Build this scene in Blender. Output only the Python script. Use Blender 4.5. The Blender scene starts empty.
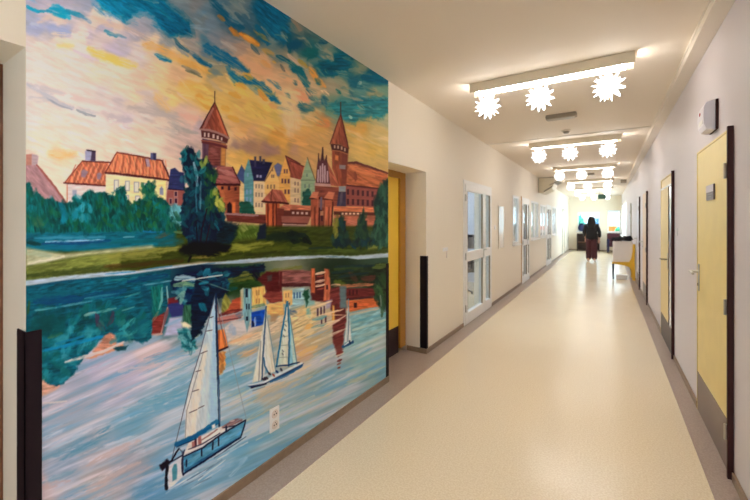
import bpy, bmesh, math, random
import numpy as np
from mathutils import Vector, Matrix

# ------------------------------------------------------------------ layout
TH = math.radians(32.3)
CT, ST = math.cos(TH), math.sin(TH)
F, CX, HY = 367.0, 375.0, 222.0          # focal length in pixels, centre column, horizon row
EYE = 1.5
XL, XR = -1.741, 0.621                   # corridor walls
H = 2.83
YN, YF = -3.0, 22.2                      # corridor ends
MY0, MY1, MZ0, MZ1 = 0.438, 2.985, 0.056, 2.83   # the mural on the left wall

# ------------------------------------------------------------------ the mural, painted stroke by stroke
# A small brush engine paints the picture; the colours then sit on the vertices of the mural's own flat mesh.
rng = np.random.default_rng(7)
SC = 2.6
X0, Y0, X1, Y1 = 18.0, -162.0, 394.0, 636.0
CW, CH = int((X1-X0)*SC), int((Y1-Y0)*SC)
gx, gy = np.meshgrid(np.arange(CW)/SC+X0, np.arange(CH)/SC+Y0)
gx = gx.astype(np.float32); gy = gy.astype(np.float32)

def vnoise(x, y, seed):
    r = np.random.default_rng(seed); t = r.random((256, 256)).astype(np.float32)
    xi = np.floor(x).astype(np.int32); yi = np.floor(y).astype(np.int32)
    fx = x-xi; fy = y-yi
    fx = fx*fx*(3-2*fx); fy = fy*fy*(3-2*fy)
    a = t[yi & 255, xi & 255]; b = t[yi & 255, (xi+1) & 255]
    c = t[(yi+1) & 255, xi & 255]; d = t[(yi+1) & 255, (xi+1) & 255]
    return (a*(1-fx)+b*fx)*(1-fy)+(c*(1-fx)+d*fx)*fy
def fbm(x, y, seed, o=4):
    s = 0; a = .5; t = 0
    for i in range(o):
        s = s+a*vnoise(x*2**i+i*17.3, y*2**i+i*9.1, seed+i); t += a; a *= .55
    return s/t
def rot(x, y, deg):
    c, s = math.cos(math.radians(deg)), math.sin(math.radians(deg))
    return x*c+y*s, -x*s+y*c

img = np.zeros((CH, CW, 3), np.float32)

def idw(pts, step=4):
    P = np.array([(p[0], p[1]) for p in pts], np.float32); C = np.array([p[2] for p in pts], np.float32)
    sx = gx[::step, ::step]; sy = gy[::step, ::step]
    wx = sx+(fbm(sx/14, sy/9, 31)-.5)*16; wy = sy+(fbm(sx/14, sy/9, 53)-.5)*12
    num = np.zeros(sx.shape+(3,), np.float32); den = np.zeros(sx.shape, np.float32)
    for (px, py), c in zip(P, C):
        w = 1/((wx-px)**2+(wy-py)**2+6)**1.9
        num += w[..., None]*c; den += w
    r = num/den[..., None]
    ys = np.minimum(np.arange(CH)/step, r.shape[0]-1.001); xs = np.minimum(np.arange(CW)/step, r.shape[1]-1.001)
    yi = ys.astype(int); xi = xs.astype(int); fy = (ys-yi)[:, None, None]; fx = (xs-xi)[None, :, None]
    top = r[yi][:, xi]*(1-fx)+r[yi][:, xi+1]*fx
    bot = r[yi+1][:, xi]*(1-fx)+r[yi+1][:, xi+1]*fx
    return (top*(1-fy)+bot*fy).astype(np.float32)

def box_of(pts, pad):
    xs = [p[0] for p in pts]; ys = [p[1] for p in pts]
    a = max(0, int((min(xs)-pad-X0)*SC)); b = min(CW, int((max(xs)+pad-X0)*SC)+2)
    c = max(0, int((min(ys)-pad-Y0)*SC)); d = min(CH, int((max(ys)+pad-Y0)*SC)+2)
    return slice(c, d), slice(a, b)
def blend(sl, m, col):
    if m.size == 0: return
    col = np.asarray(col, np.float32)
    img[sl] = img[sl]*(1-m[..., None])+col*m[..., None]
def dist_seg(x, y, pts, closed=False):
    n = len(pts); best = None; tt = None
    segs = [(pts[i], pts[(i+1) % n], i) for i in range(n if closed else n-1)]
    for (ax, ay), (bx, by), i in segs:
        dx, dy = bx-ax, by-ay; l2 = dx*dx+dy*dy+1e-9
        t = np.clip(((x-ax)*dx+(y-ay)*dy)/l2, 0, 1)
        d = np.hypot(x-ax-t*dx, y-ay-t*dy); tv = (i+t)/max(1, n-1)
        if best is None: best, tt = d, tv
        else:
            k = d < best; best = np.where(k, d, best); tt = np.where(k, tv, tt)
    return best, tt
def inside(x, y, pts):
    r = np.zeros(x.shape, bool); n = len(pts)
    for i in range(n):
        ax, ay = pts[i]; bx, by = pts[(i+1) % n]
        if ay == by: continue
        r ^= ((ay > y) != (by > y)) & (x < (bx-ax)*(y-ay)/(by-ay)+ax)
    return r
def pmask(pts, soft=.5, rag=0.0, seed=3):
    sl = box_of(pts, soft+rag+1)
    x, y = gx[sl], gy[sl]
    if x.size == 0: return sl, np.zeros(x.shape, np.float32)
    if rag: 
        x = x+(fbm(x/3.0, y/3.0, seed)-.5)*2*rag*1.6; y = y+(fbm(x/3.0, y/3.0, seed+9)-.5)*2*rag*1.6
    d, _ = dist_seg(x, y, pts, True)
    s = np.where(inside(x, y, pts), d, -d)
    return sl, np.clip(s/soft*.5+.5, 0, 1)
def poly(pts, col, soft=.5, a=1.0, rag=0.0, grain=.10, gdir=0, seed=3, col2=None, cdir=0):
    sl, m = pmask(pts, soft, rag, seed)
    if m.size == 0: return
    x, y = gx[sl], gy[sl]
    c = np.broadcast_to(np.asarray(col, np.float32), m.shape+(3,))
    if col2 is not None:
        u, v = rot(x, y, cdir); lo = min(rot(px, py, cdir)[0] for px, py in pts); hi = max(rot(px, py, cdir)[0] for px, py in pts)
        t = np.clip((u-lo)/(hi-lo+1e-6), 0, 1)[..., None]
        c = c*(1-t)+np.asarray(col2, np.float32)*t
    if grain:
        u, v = rot(x, y, gdir)
        c = c*(1+grain*2*(fbm(u/7, v/1.4, seed+5, 3)-.5))[..., None]
    blend(sl, m*a, c)
def stroke(pts, w, col, a=1.0, soft=None, taper=.35, dry=.25, seed=None):
    if seed is None: seed = int(rng.integers(1, 200))
    soft = soft if soft is not None else max(.5, w*.22)
    sl = box_of(pts, w+soft+2); x, y = gx[sl], gy[sl]
    if x.size == 0: return
    xw = x+(fbm(x/4, y/4, seed)-.5)*w*.5; yw = y+(fbm(x/4, y/4, seed+3)-.5)*w*.5
    d, t = dist_seg(xw, yw, pts)
    ww = w*.5*(1-taper*np.abs(2*t-1)**2)
    m = np.clip((ww-d)/soft+.5, 0, 1)
    if dry and len(pts) > 1:
        ang = math.degrees(math.atan2(pts[-1][1]-pts[0][1], pts[-1][0]-pts[0][0]))
        u, v = rot(x, y, ang)
        m = m*np.clip(1-dry*2.2*np.maximum(0, fbm(u/9, v/.9, seed+7, 3)-.42)*3, 0, 1)
    blend(sl, np.clip(m, 0, 1)*a, np.asarray(col, np.float32))
def line(pts, w, col, a=1.0): stroke(pts, w, col, a, soft=.55, taper=.2, dry=0)
def dabs(region, n, cols, w, l, ang, a=.8, jit=25, seed=1):
    r = np.random.default_rng(seed)
    xs = [p[0] for p in region]; ys = [p[1] for p in region]; k = 0; tries = 0
    while k < n and tries < n*20:
        tries += 1
        x = r.uniform(min(xs), max(xs)); y = r.uniform(min(ys), max(ys))
        if not inside(np.array([x]), np.array([y]), region)[0]: continue
        k += 1
        an = math.radians(ang+r.normal()*jit); ll = l*r.uniform(.5, 1.3)
        dx, dy = math.cos(an)*ll/2, math.sin(an)*ll/2
        c = np.array(cols[r.integers(len(cols))], float)*r.uniform(.85, 1.15)
        stroke([(x-dx, y-dy), (x+dx, y+dy)], w*r.uniform(.6, 1.3), c, a*r.uniform(.6, 1), seed=int(r.integers(1, 200)))
def Q(ox, oy, pts, s=6.667): return [(ox+p[0]/s, oy+p[1]/s) for p in pts]
def R(x0, y0, x1, y1): return [(x0, y0), (x1, y0), (x1, y1), (x0, y1)]

def paint_sky():
    global img
    sky = [
    (30,3,(168,166,190)),(60,3,(172,168,190)),(85,3,(160,165,188)),(28,18,(160,165,190)),(45,17,(190,180,195)),(58,20,(203,186,190)),(35,27,(163,170,202)),
    (50,27,(163,170,202)),(62,30,(168,174,206)),(30,37,(195,185,190)),(42,38,(190,185,195)),(75,30,(195,185,195)),(80,36,(207,190,178)),(90,35,(190,180,195)),
    (100,18,(205,182,178)),(108,26,(185,180,200)),(65,45,(218,192,148)),(40,48,(205,190,185)),(78,48,(205,190,195)),(30,60,(203,187,190)),(60,60,(207,190,178)),
    (90,58,(200,188,195)),(115,50,(190,180,200)),(100,66,(212,186,162)),(45,70,(202,188,188)),
    (115,30,(207,180,178)),(125,42,(185,178,195)),(140,33,(165,160,175)),(150,45,(212,175,135)),(140,55,(195,180,185)),(135,25,(160,160,175)),(152,22,(135,145,165)),
    (165,45,(150,150,155)),(175,55,(197,165,112)),(165,65,(212,170,122)),(185,60,(207,160,80)),(195,65,(190,150,92)),(205,70,(202,155,86)),(190,40,(150,140,140)),
    (195,48,(155,145,140)),(185,10,(110,125,135)),(195,5,(120,125,130)),(205,20,(115,125,130)),(205,40,(80,120,140)),(175,3,(120,135,145)),
    (205,15,(95,125,150)),(210,25,(110,130,150)),(215,40,(120,130,145)),(225,45,(150,140,140)),(232,52,(160,140,130)),(240,48,(165,140,125)),(245,58,(197,155,122)),
    (255,65,(207,160,118)),(262,70,(207,155,118)),(225,15,(60,100,125)),(235,12,(115,130,135)),(245,20,(70,105,125)),(235,30,(50,95,120)),(265,15,(20,85,115)),
    (275,30,(20,85,110)),(285,35,(35,90,110)),(262,35,(45,95,115)),(270,42,(110,130,130)),(205,55,(105,125,140)),(212,62,(120,130,130)),(290,55,(150,140,120)),(295,25,(110,120,115)),
    (295,45,(40,90,115)),(308,52,(30,100,110)),(305,62,(150,150,130)),(325,55,(140,145,130)),(325,65,(15,95,120)),(340,63,(10,100,125)),(350,70,(40,110,125)),
    (360,68,(130,140,120)),(375,77,(15,95,120)),(383,82,(30,105,125)),(385,92,(110,140,125)),(355,82,(35,105,125)),(362,88,(90,135,135)),(345,88,(150,150,125)),
    (375,95,(150,145,115)),(330,88,(160,150,125)),(315,90,(192,165,128)),(300,85,(202,160,122)),(303,97,(207,150,116)),(295,110,(207,170,132)),(325,100,(110,135,120)),
    (318,105,(90,125,125)),(340,105,(75,130,130)),(360,105,(20,105,130)),(375,107,(70,135,140)),(387,108,(110,150,140)),(305,110,(130,140,120)),
    (30,75,(205,190,190)),(60,80,(208,190,188)),(100,75,(214,190,162)),(30,95,(192,186,190)),(45,90,(197,186,190)),(70,88,(206,188,190)),(80,96,(206,182,182)),
    (100,92,(195,185,190)),(40,110,(205,192,188)),(60,115,(206,192,184)),(90,105,(200,190,188)),(50,125,(212,190,168)),(30,120,(202,188,188)),(70,130,(217,190,172)),
    (100,125,(200,190,190)),(115,115,(190,178,185)),(110,140,(217,185,162)),(40,140,(220,195,162)),(105,108,(200,180,185)),
    (120,80,(217,190,162)),(140,78,(212,175,146)),(150,85,(217,180,126)),(165,90,(217,175,106)),(170,100,(218,172,92)),(185,90,(212,165,72)),(195,87,(217,165,62)),
    (195,80,(207,165,106)),(150,94,(200,178,170)),(135,98,(217,185,148)),(160,107,(180,165,165)),(145,108,(190,175,170)),(120,105,(185,172,180)),(125,118,(185,170,180)),
    (145,118,(202,185,182)),(180,115,(197,160,146)),(192,118,(212,165,146)),(175,125,(165,155,150)),(160,125,(207,180,162)),(185,130,(180,155,150)),(200,125,(170,150,160)),
    (195,140,(190,160,155)),(140,135,(217,180,156)),(150,142,(217,190,168)),(115,128,(207,188,178)),(180,75,(202,150,106)),(205,100,(207,160,66)),
    (205,75,(197,150,76)),(220,80,(190,150,88)),(225,90,(207,165,92)),(215,75,(120,130,125)),(245,95,(212,170,92)),(225,105,(207,160,76)),(205,95,(207,150,56)),
    (250,110,(212,170,86)),(240,105,(207,155,86)),(260,110,(212,165,76)),(265,100,(212,170,106)),(275,85,(207,165,128)),(285,80,(207,160,122)),(290,95,(212,180,138)),
    (285,110,(212,185,138)),(290,125,(207,175,132)),(275,118,(202,165,76)),(240,130,(207,150,92)),(250,135,(202,150,108)),(265,130,(207,160,92)),(230,138,(202,165,118)),
    (280,140,(207,150,66)),(275,135,(202,140,56)),
    (295,120,(202,170,126)),(305,125,(207,155,80)),(300,140,(202,140,76)),(315,112,(197,165,112)),(320,125,(202,150,76)),(325,120,(197,120,66)),(345,110,(50,130,140)),
    (330,110,(110,140,120)),(360,112,(60,130,135)),(375,108,(110,140,130)),(385,118,(160,160,125)),(365,120,(180,150,88)),(355,130,(197,150,66)),(360,127,(197,140,56)),
    (375,130,(192,165,106)),(385,140,(192,165,106)),(360,145,(202,160,86)),(375,148,(197,155,66)),(385,155,(187,155,86)),(310,148,(197,140,80)),(295,150,(180,135,108)),
    (320,140,(197,145,86)),(385,165,(187,150,86)),(235,143,(150,120,110)),(250,145,(150,115,100)),(270,150,(150,115,105)),(290,145,(175,130,82)),(235,155,(192,145,72)),
    (245,160,(202,150,66)),(275,158,(182,135,66)),(238,168,(207,160,82)),(285,150,(192,140,72)),(310,150,(187,140,92)),
    (40,150,(224,198,172)),(60,155,(224,170,106)),(50,165,(224,195,162)),(75,145,(220,190,168)),(70,175,(224,190,156)),(100,150,(217,185,162)),(115,145,(214,180,156)),
    (130,143,(212,190,172)),(155,147,(207,190,168)),(170,150,(197,165,152)),(165,165,(202,170,146)),(180,145,(177,150,142)),(195,145,(162,140,138)),
    (60,-40,(60,130,165)),(120,-40,(20,100,135)),(200,-50,(30,90,120)),(40,-110,(110,150,180)),(110,-120,(30,105,140)),(30,-20,(170,170,195)),(90,-15,(150,160,185))]
    img = idw(sky)
    pale = np.clip((250-gx)/170, 0, 1)*np.clip((img[..., 0]-140)/50, 0, 1)*np.clip((img[..., 0]-img[..., 2]+8)/20, 0, 1)*.6
    img += (np.array((228,213,208), np.float32)-img)*pale[..., None]
    img[..., 1] += np.clip((img[..., 0]-img[..., 2]-50)/60, 0, 1)*(img[..., 0]-img[..., 1])*.14
    # broken brushwork over the clouds
    u, v = rot(gx, gy, 22)
    n = fbm(u/16, v/2.4, 77, 4)-.5
    img *= (1+.17*n)[..., None]
    def sky_streaks(n, seed, lo, hi):
        r = np.random.default_rng(seed)
        for i in range(n):
            x = r.uniform(24, 390); y = r.uniform(-150, 170)
            yy, xx = int((np.clip(y+r.normal()*5, Y0+1, 200)-Y0)*SC), int((np.clip(x+r.normal()*8, 20, 391)-X0)*SC)
            c = img[yy, xx]*r.uniform(lo, hi)
            if r.random() < .12: c = c*.5+np.array((226,206,190))*.5
            L = r.uniform(8, 26); an = math.radians(np.interp(x, [20, 150, 260, 390], [12, 22, 36, 20])+r.normal()*9); dx, dy = L/2*math.cos(an), L/2*math.sin(an)
            stroke([(x-dx, y-dy), (x+r.normal(), y+r.normal()), (x+dx, y+dy)], r.uniform(1.6, 6), c, r.uniform(.35, .7), taper=.8, dry=.55, soft=1.4)
    sky_streaks(520, 90, .9, 1.12)
    T1, T2, T3 = (14,148,184), (4,124,160), (24,100,134)
    q = lambda *p: Q(20, 0, p)
    stroke(q((45,45),(85,65),(120,78),(155,75)), 4, T1); stroke(q((190,72),(250,55),(290,85),(320,112)), 8, T1)
    stroke(q((225,95),(300,120)), 4, T1); stroke(q((310,72),(380,95),(440,122)), 4.5, (40,138,172)); stroke(q((130,75),(210,75)), 2.2, (60,145,180))
    stroke(q((400,100),(470,150)), 4, (110,150,185), .6); stroke(q((565,205),(600,225),(645,242)), 4, (75,140,165)); stroke(q((200,180),(330,220)), 5, (150,165,200), .6)
    stroke(q((460,330),(530,370),(650,412)), 8, (230,190,90), .9, soft=3); stroke(q((250,302),(350,305)), 4, (224,196,126), .8, soft=2); stroke(q((540,345),(650,385)),4,(228,195,110),.7,soft=2)
    stroke(q((490,115),(560,150),(660,190)), 6, (212,185,175), .8, soft=2.5); stroke(q((120,150),(200,110),(300,150)), 5, (208,190,190), .8, soft=2.5)
    stroke(q((360,340),(440,375),(520,400)), 3.5, (202,192,205), .8)
    q = lambda *p: Q(110, 0, p)
    poly(q((-110,0),(-75,45),(0,105),(60,110),(120,150),(160,110),(230,95),(290,130),(330,200),(410,250),(450,232),(540,240),(545,170),(470,90),(380,20),(340,-80),(-60,-80)), T2, 3.2, rag=2.4, grain=.3, gdir=32, col2=(0,92,126), cdir=10)
    for a_, b_, ww, c in (((-115,30),(-30,110),4,(60,140,180)),((-20,95),(60,125),5,(120,160,190)),((100,125),(180,165),4,(110,150,178)),((160,100),(240,90),4,(90,140,168)),((290,150),(350,225),4,(70,120,150)),((350,215),(430,262),4,(60,112,140)),((470,80),(560,170),6,(60,110,130)),((540,160),(560,245),5,(80,115,128)),((380,20),(480,100),5,(70,115,132)),((-130,-10),(-70,60),4,(130,160,190)),((40,110),(110,160),3,(40,130,165))): stroke(q(a_, b_), ww, c, .8, dry=.6, soft=2)
    stroke(q((20,20),(90,60),(200,120)), 3, (60,135,165), .55, dry=.6); stroke(q((120,30),(230,90),(290,110)), 5, (110,140,165), .6, dry=.6); stroke(q((110,150),(180,125)), 3, (150,160,175), .7)
    stroke(q((250,20),(330,60),(420,140)), 3, (50,125,150), .5, dry=.7); stroke(q((330,80),(420,150)), 2, (90,140,155), .5, dry=.7); stroke(q((230,-5),(320,20)), 4, (120,140,150), .7, dry=.5)
    stroke(q((230,130),(290,160),(350,250)), 6, (158,160,172), .7, soft=2); stroke(q((340,220),(420,300),(520,370)), 6, (125,138,150), .7, dry=.5)
    stroke(q((430,260),(470,310),(520,340)), 4, (45,98,125)); stroke(q((560,370),(610,410),(667,440)), 5.5, (30,98,130)); stroke(q((500,330),(590,380)), 4, (100,120,130), .7)
    stroke(q((460,260),(540,290),(600,330)), 5, (150,140,135), .7, dry=.5); stroke(q((305,365),(350,388),(405,408)), 5, (55,128,152)); stroke(q((330,395),(380,400)), 2.5, (25,105,140))
    stroke(q((-10,380),(60,410),(165,438)), 8, (228,190,85), .9, soft=3); stroke(q((235,300),(330,322),(440,382)), 8.5, (218,165,84), .9, soft=3); stroke(q((465,405),(560,440),(667,485)), 7, (207,155,66), .9, soft=2.5)
    stroke(q((0,235),(50,235),(105,252)), 3, (90,140,170), .8); stroke(q((20,150),(130,200),(220,240)), 5, (212,182,172), .6, soft=2.5); stroke(q((480,440),(600,495)), 3, (120,115,110), .7)
    q = lambda *p: Q(200, 0, p)
    stroke(q((60,-10),(130,60),(200,150),(280,180)), 8, (28,90,120), dry=.4); poly(q((370,-10),(460,-10),(625,110),(590,150),(605,270),(560,300),(480,250),(420,170),(380,110),(350,50)), T3, 3, rag=2, grain=.3, gdir=40)
    for a_, b_ in (((150,20),(220,110)),((200,10),(300,90)),((260,20),(330,120)),((180,60),(250,130))): stroke(q(a_, b_), 3, (128,140,142), .7, dry=.5)
    stroke(q((240,90),(350,210)), 5, (55,95,118), .8); stroke(q((380,180),(450,290)), 7, T3); stroke(q((410,180),(480,270)), 3, (130,140,132), .7, dry=.5)
    stroke(q((40,310),(130,370),(230,420),(310,480)), 11, (20,98,136)); stroke(q((0,200),(120,290),(230,350)), 5, (135,140,148), .6, dry=.5); stroke(q((0,380),(90,420),(170,480)),4,(150,140,115),.7)
    stroke(q((125,105),(160,140)), 4, (152,112,58), .9); stroke(q((205,190),(248,235)), 5.5, (190,120,30)); stroke(q((275,228),(330,262),(385,295)), 6.5, (208,135,22)); stroke(q((300,240),(360,280)), 3, (222,160,50))
    stroke(q((425,330),(480,360)), 6, (180,142,76)); stroke(q((410,410),(460,440)), 5, (205,150,85), .8); stroke(q((485,410),(500,415)), 3, (200,150,60))
    stroke(q((270,400),(400,470),(470,500)), 9, (208,160,120), .7, soft=3); stroke(q((340,300),(390,360)), 4, (70,100,110), .8)
    stroke(q((590,230),(600,350)), 4.5, (20,90,110)); stroke(q((515,375),(590,412)), 4.5, (30,95,115)); stroke(q((600,420),(680,490)), 8, (18,105,115)); stroke(q((585,365),(665,432)), 4, (196,168,145)); stroke(q((535,435),(562,475)), 3, (85,95,98)); stroke(q((620,130),(667,200)),7,(150,130,112),.8)
    q = lambda *p: Q(290, 40, p)
    poly(q((110,60),(190,60),(180,110),(120,140)), (30,103,110), 1, rag=1.2); poly(q((190,150),(250,130),(290,160),(300,100),(350,90),(425,120),(400,170),(370,230),(300,240),(230,245),(190,200)), (10,95,120), 2.4, rag=2.4, grain=.3)
    poly(q((470,240),(530,210),(655,280),(640,290),(560,280),(480,275)), (10,95,122), 1, rag=1.2); poly(q((380,250),(450,240),(440,320),(400,310)), (40,105,125), 1, rag=1.3)
    stroke(q((10,175),(60,205),(115,300)), 8.5, (20,100,120)); stroke(q((0,40),(60,20)), 9, (22,85,115)); stroke(q((200,10),(240,20)),5,(25,85,112)); stroke(q((240,70),(280,130)), 6, (150,150,132), .9)
    stroke(q((55,135),(110,180)), 4.5, (172,142,46)); stroke(q((130,185),(175,240)), 7, (228,150,52)); stroke(q((165,255),(230,310)), 5.5, (216,150,64)); stroke(q((40,350),(110,395)), 8, (216,145,108), .8, soft=3)
    stroke(q((312,335),(335,355)), 4, (35,112,112)); stroke(q((60,440),(150,465)), 7, (65,115,120)); stroke(q((220,395),(235,445)), 6, (55,110,125)); stroke(q((130,385),(160,400)), 4, (90,120,118)); stroke(q((450,310),(470,280)), 3.5, (140,165,160)); stroke(q((400,200),(500,190)), 5, (130,142,125), .8)
    poly(q((255,425),(330,415),(400,430),(480,410),(560,385),(655,385),(655,490),(500,510),(430,520),(300,490)), (35,115,132), 2.5, rag=2.6, grain=.3)
    q = lambda *p: Q(290, 100, p)
    poly(q((250,60),(330,85),(390,150),(435,170),(440,110),(500,95),(610,130),(655,85),(655,20),(250,20)), (45,122,130), 2.5, rag=2.6, grain=.3)
    stroke(q((395,110),(408,122)), 3, (160,190,178)); stroke(q((530,45),(600,60)), 4, (100,150,150), .7); stroke(q((330,140),(420,200),(480,170)), 5, (200,150,66), .8, soft=2); stroke(q((60,130),(20,240),(120,200)), 7, (208,158,88), .7, soft=3); stroke(q((180,160),(250,170)), 6, (200,130,72), .8, soft=2)
    q = lambda *p: Q(110, 70, p)
    stroke(q((505,0),(560,20),(608,46)), 2.8, (105,108,90)); stroke(q((590,175),(670,245)), 8, (207,150,46), .8, soft=2.5); stroke(q((480,90),(590,110)), 9, (212,165,66), .6, soft=4); stroke(q((130,250),(300,280),(440,312)), 8, (178,164,164), .8, soft=3)
    stroke(q((385,352),(470,398),(580,420)), 4, (158,150,148), .8); stroke(q((470,300),(620,330)), 6, (212,165,150), .7, soft=2.5); stroke(q((300,170),(380,260)), 10, (218,174,98), .6, soft=4); stroke(q((180,150),(290,165)), 5, (200,184,182), .8, soft=2); stroke(q((0,320),(130,330)), 8, (182,172,182), .7, soft=3); stroke(q((200,480),(300,495)),5,(214,196,180),.8,soft=2)
    q = lambda *p: Q(200, 70, p)
    stroke(q((170,-20),(250,60),(330,75),(400,110),(480,180),(535,218)), 10, (25,105,140), taper=.7); stroke(q((210,20),(240,90)), 7, (30,110,140)); stroke(q((320,100),(400,160)), 6, (120,145,140), .7); stroke(q((60,0),(140,30)), 5, (110,130,130), .7, dry=.5)
    for x, y, l in ((320,45,26),(268,108,26),(230,168,28),(168,258,14),(225,325,26),(45,245,14)): stroke(q((x-l,y-l*.5),(x+l,y+l*.4)), 6, (207,155,48), .95)
    stroke(q((395,140),(440,195)), 7, (208,146,46)); stroke(q((470,230),(510,250)), 5, (205,150,90), .8); stroke(q((490,410),(560,440)), 4, (200,140,52), .8); stroke(q((560,200),(620,330),(600,420)), 14, (214,186,142), .6, soft=5)
    q = lambda *p: Q(20, 70, p)
    stroke(q((55,95),(160,155),(250,222),(350,252)), 6.5, (180,180,191), .9, soft=2.5); line(q((180,190),(260,238),(345,263)), 1.6, (150,155,172), .8); stroke(q((380,268),(440,295),(500,308)), 3, (152,157,168)); stroke(q((380,255),(520,290)), 4, (182,182,190), .8, soft=2)
    stroke(q((100,108),(290,160)), 5.5, (186,182,190), .8, soft=2.5); stroke(q((65,190),(185,200)), 6, (184,182,190), .8, soft=2); stroke(q((300,170),(560,230)), 5, (208,182,184), .7, soft=2.5); stroke(q((560,290),(667,340)), 8, (190,178,184), .7, soft=3); stroke(q((40,380),(560,390)), 4, (212,194,180), .5, soft=2)
    stroke(q((190,230),(300,270)), 4, (208,196,194), .7, soft=2)
    sky_streaks(420, 91, .92, 1.2)
    r = np.random.default_rng(93)                         # broken teal and pale dabs in the upper right
    for i in range(110):
        x = r.uniform(280, 390); y = r.uniform(-20, 112)
        if y < (x-272)*.70-20: continue
        c = ((14,98,122),(44,116,126),(104,140,132),(158,152,130),(24,86,112),(176,158,132))[r.integers(6)]
        L = r.uniform(4, 14); an = math.radians(r.uniform(5, 60)); dx, dy = L/2*math.cos(an), L/2*math.sin(an)
        stroke([(x-dx, y-dy), (x+dx, y+dy)], r.uniform(2, 5.5), c, r.uniform(.4, .75), taper=.6, dry=.5, soft=1.5)
    stroke(Q(20,140,[(200,90),(260,100),(360,95)]), 9, (226,172,104), .8, soft=4)

def win(q, boxes, col, frame=None):
    for b in boxes:
        if frame: poly(q(*R(b[0]-5, b[1]-5, b[2]+5, b[3]+5)), frame, .4, grain=0)
        poly(q(*R(*b)), col, .4, grain=0)

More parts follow.
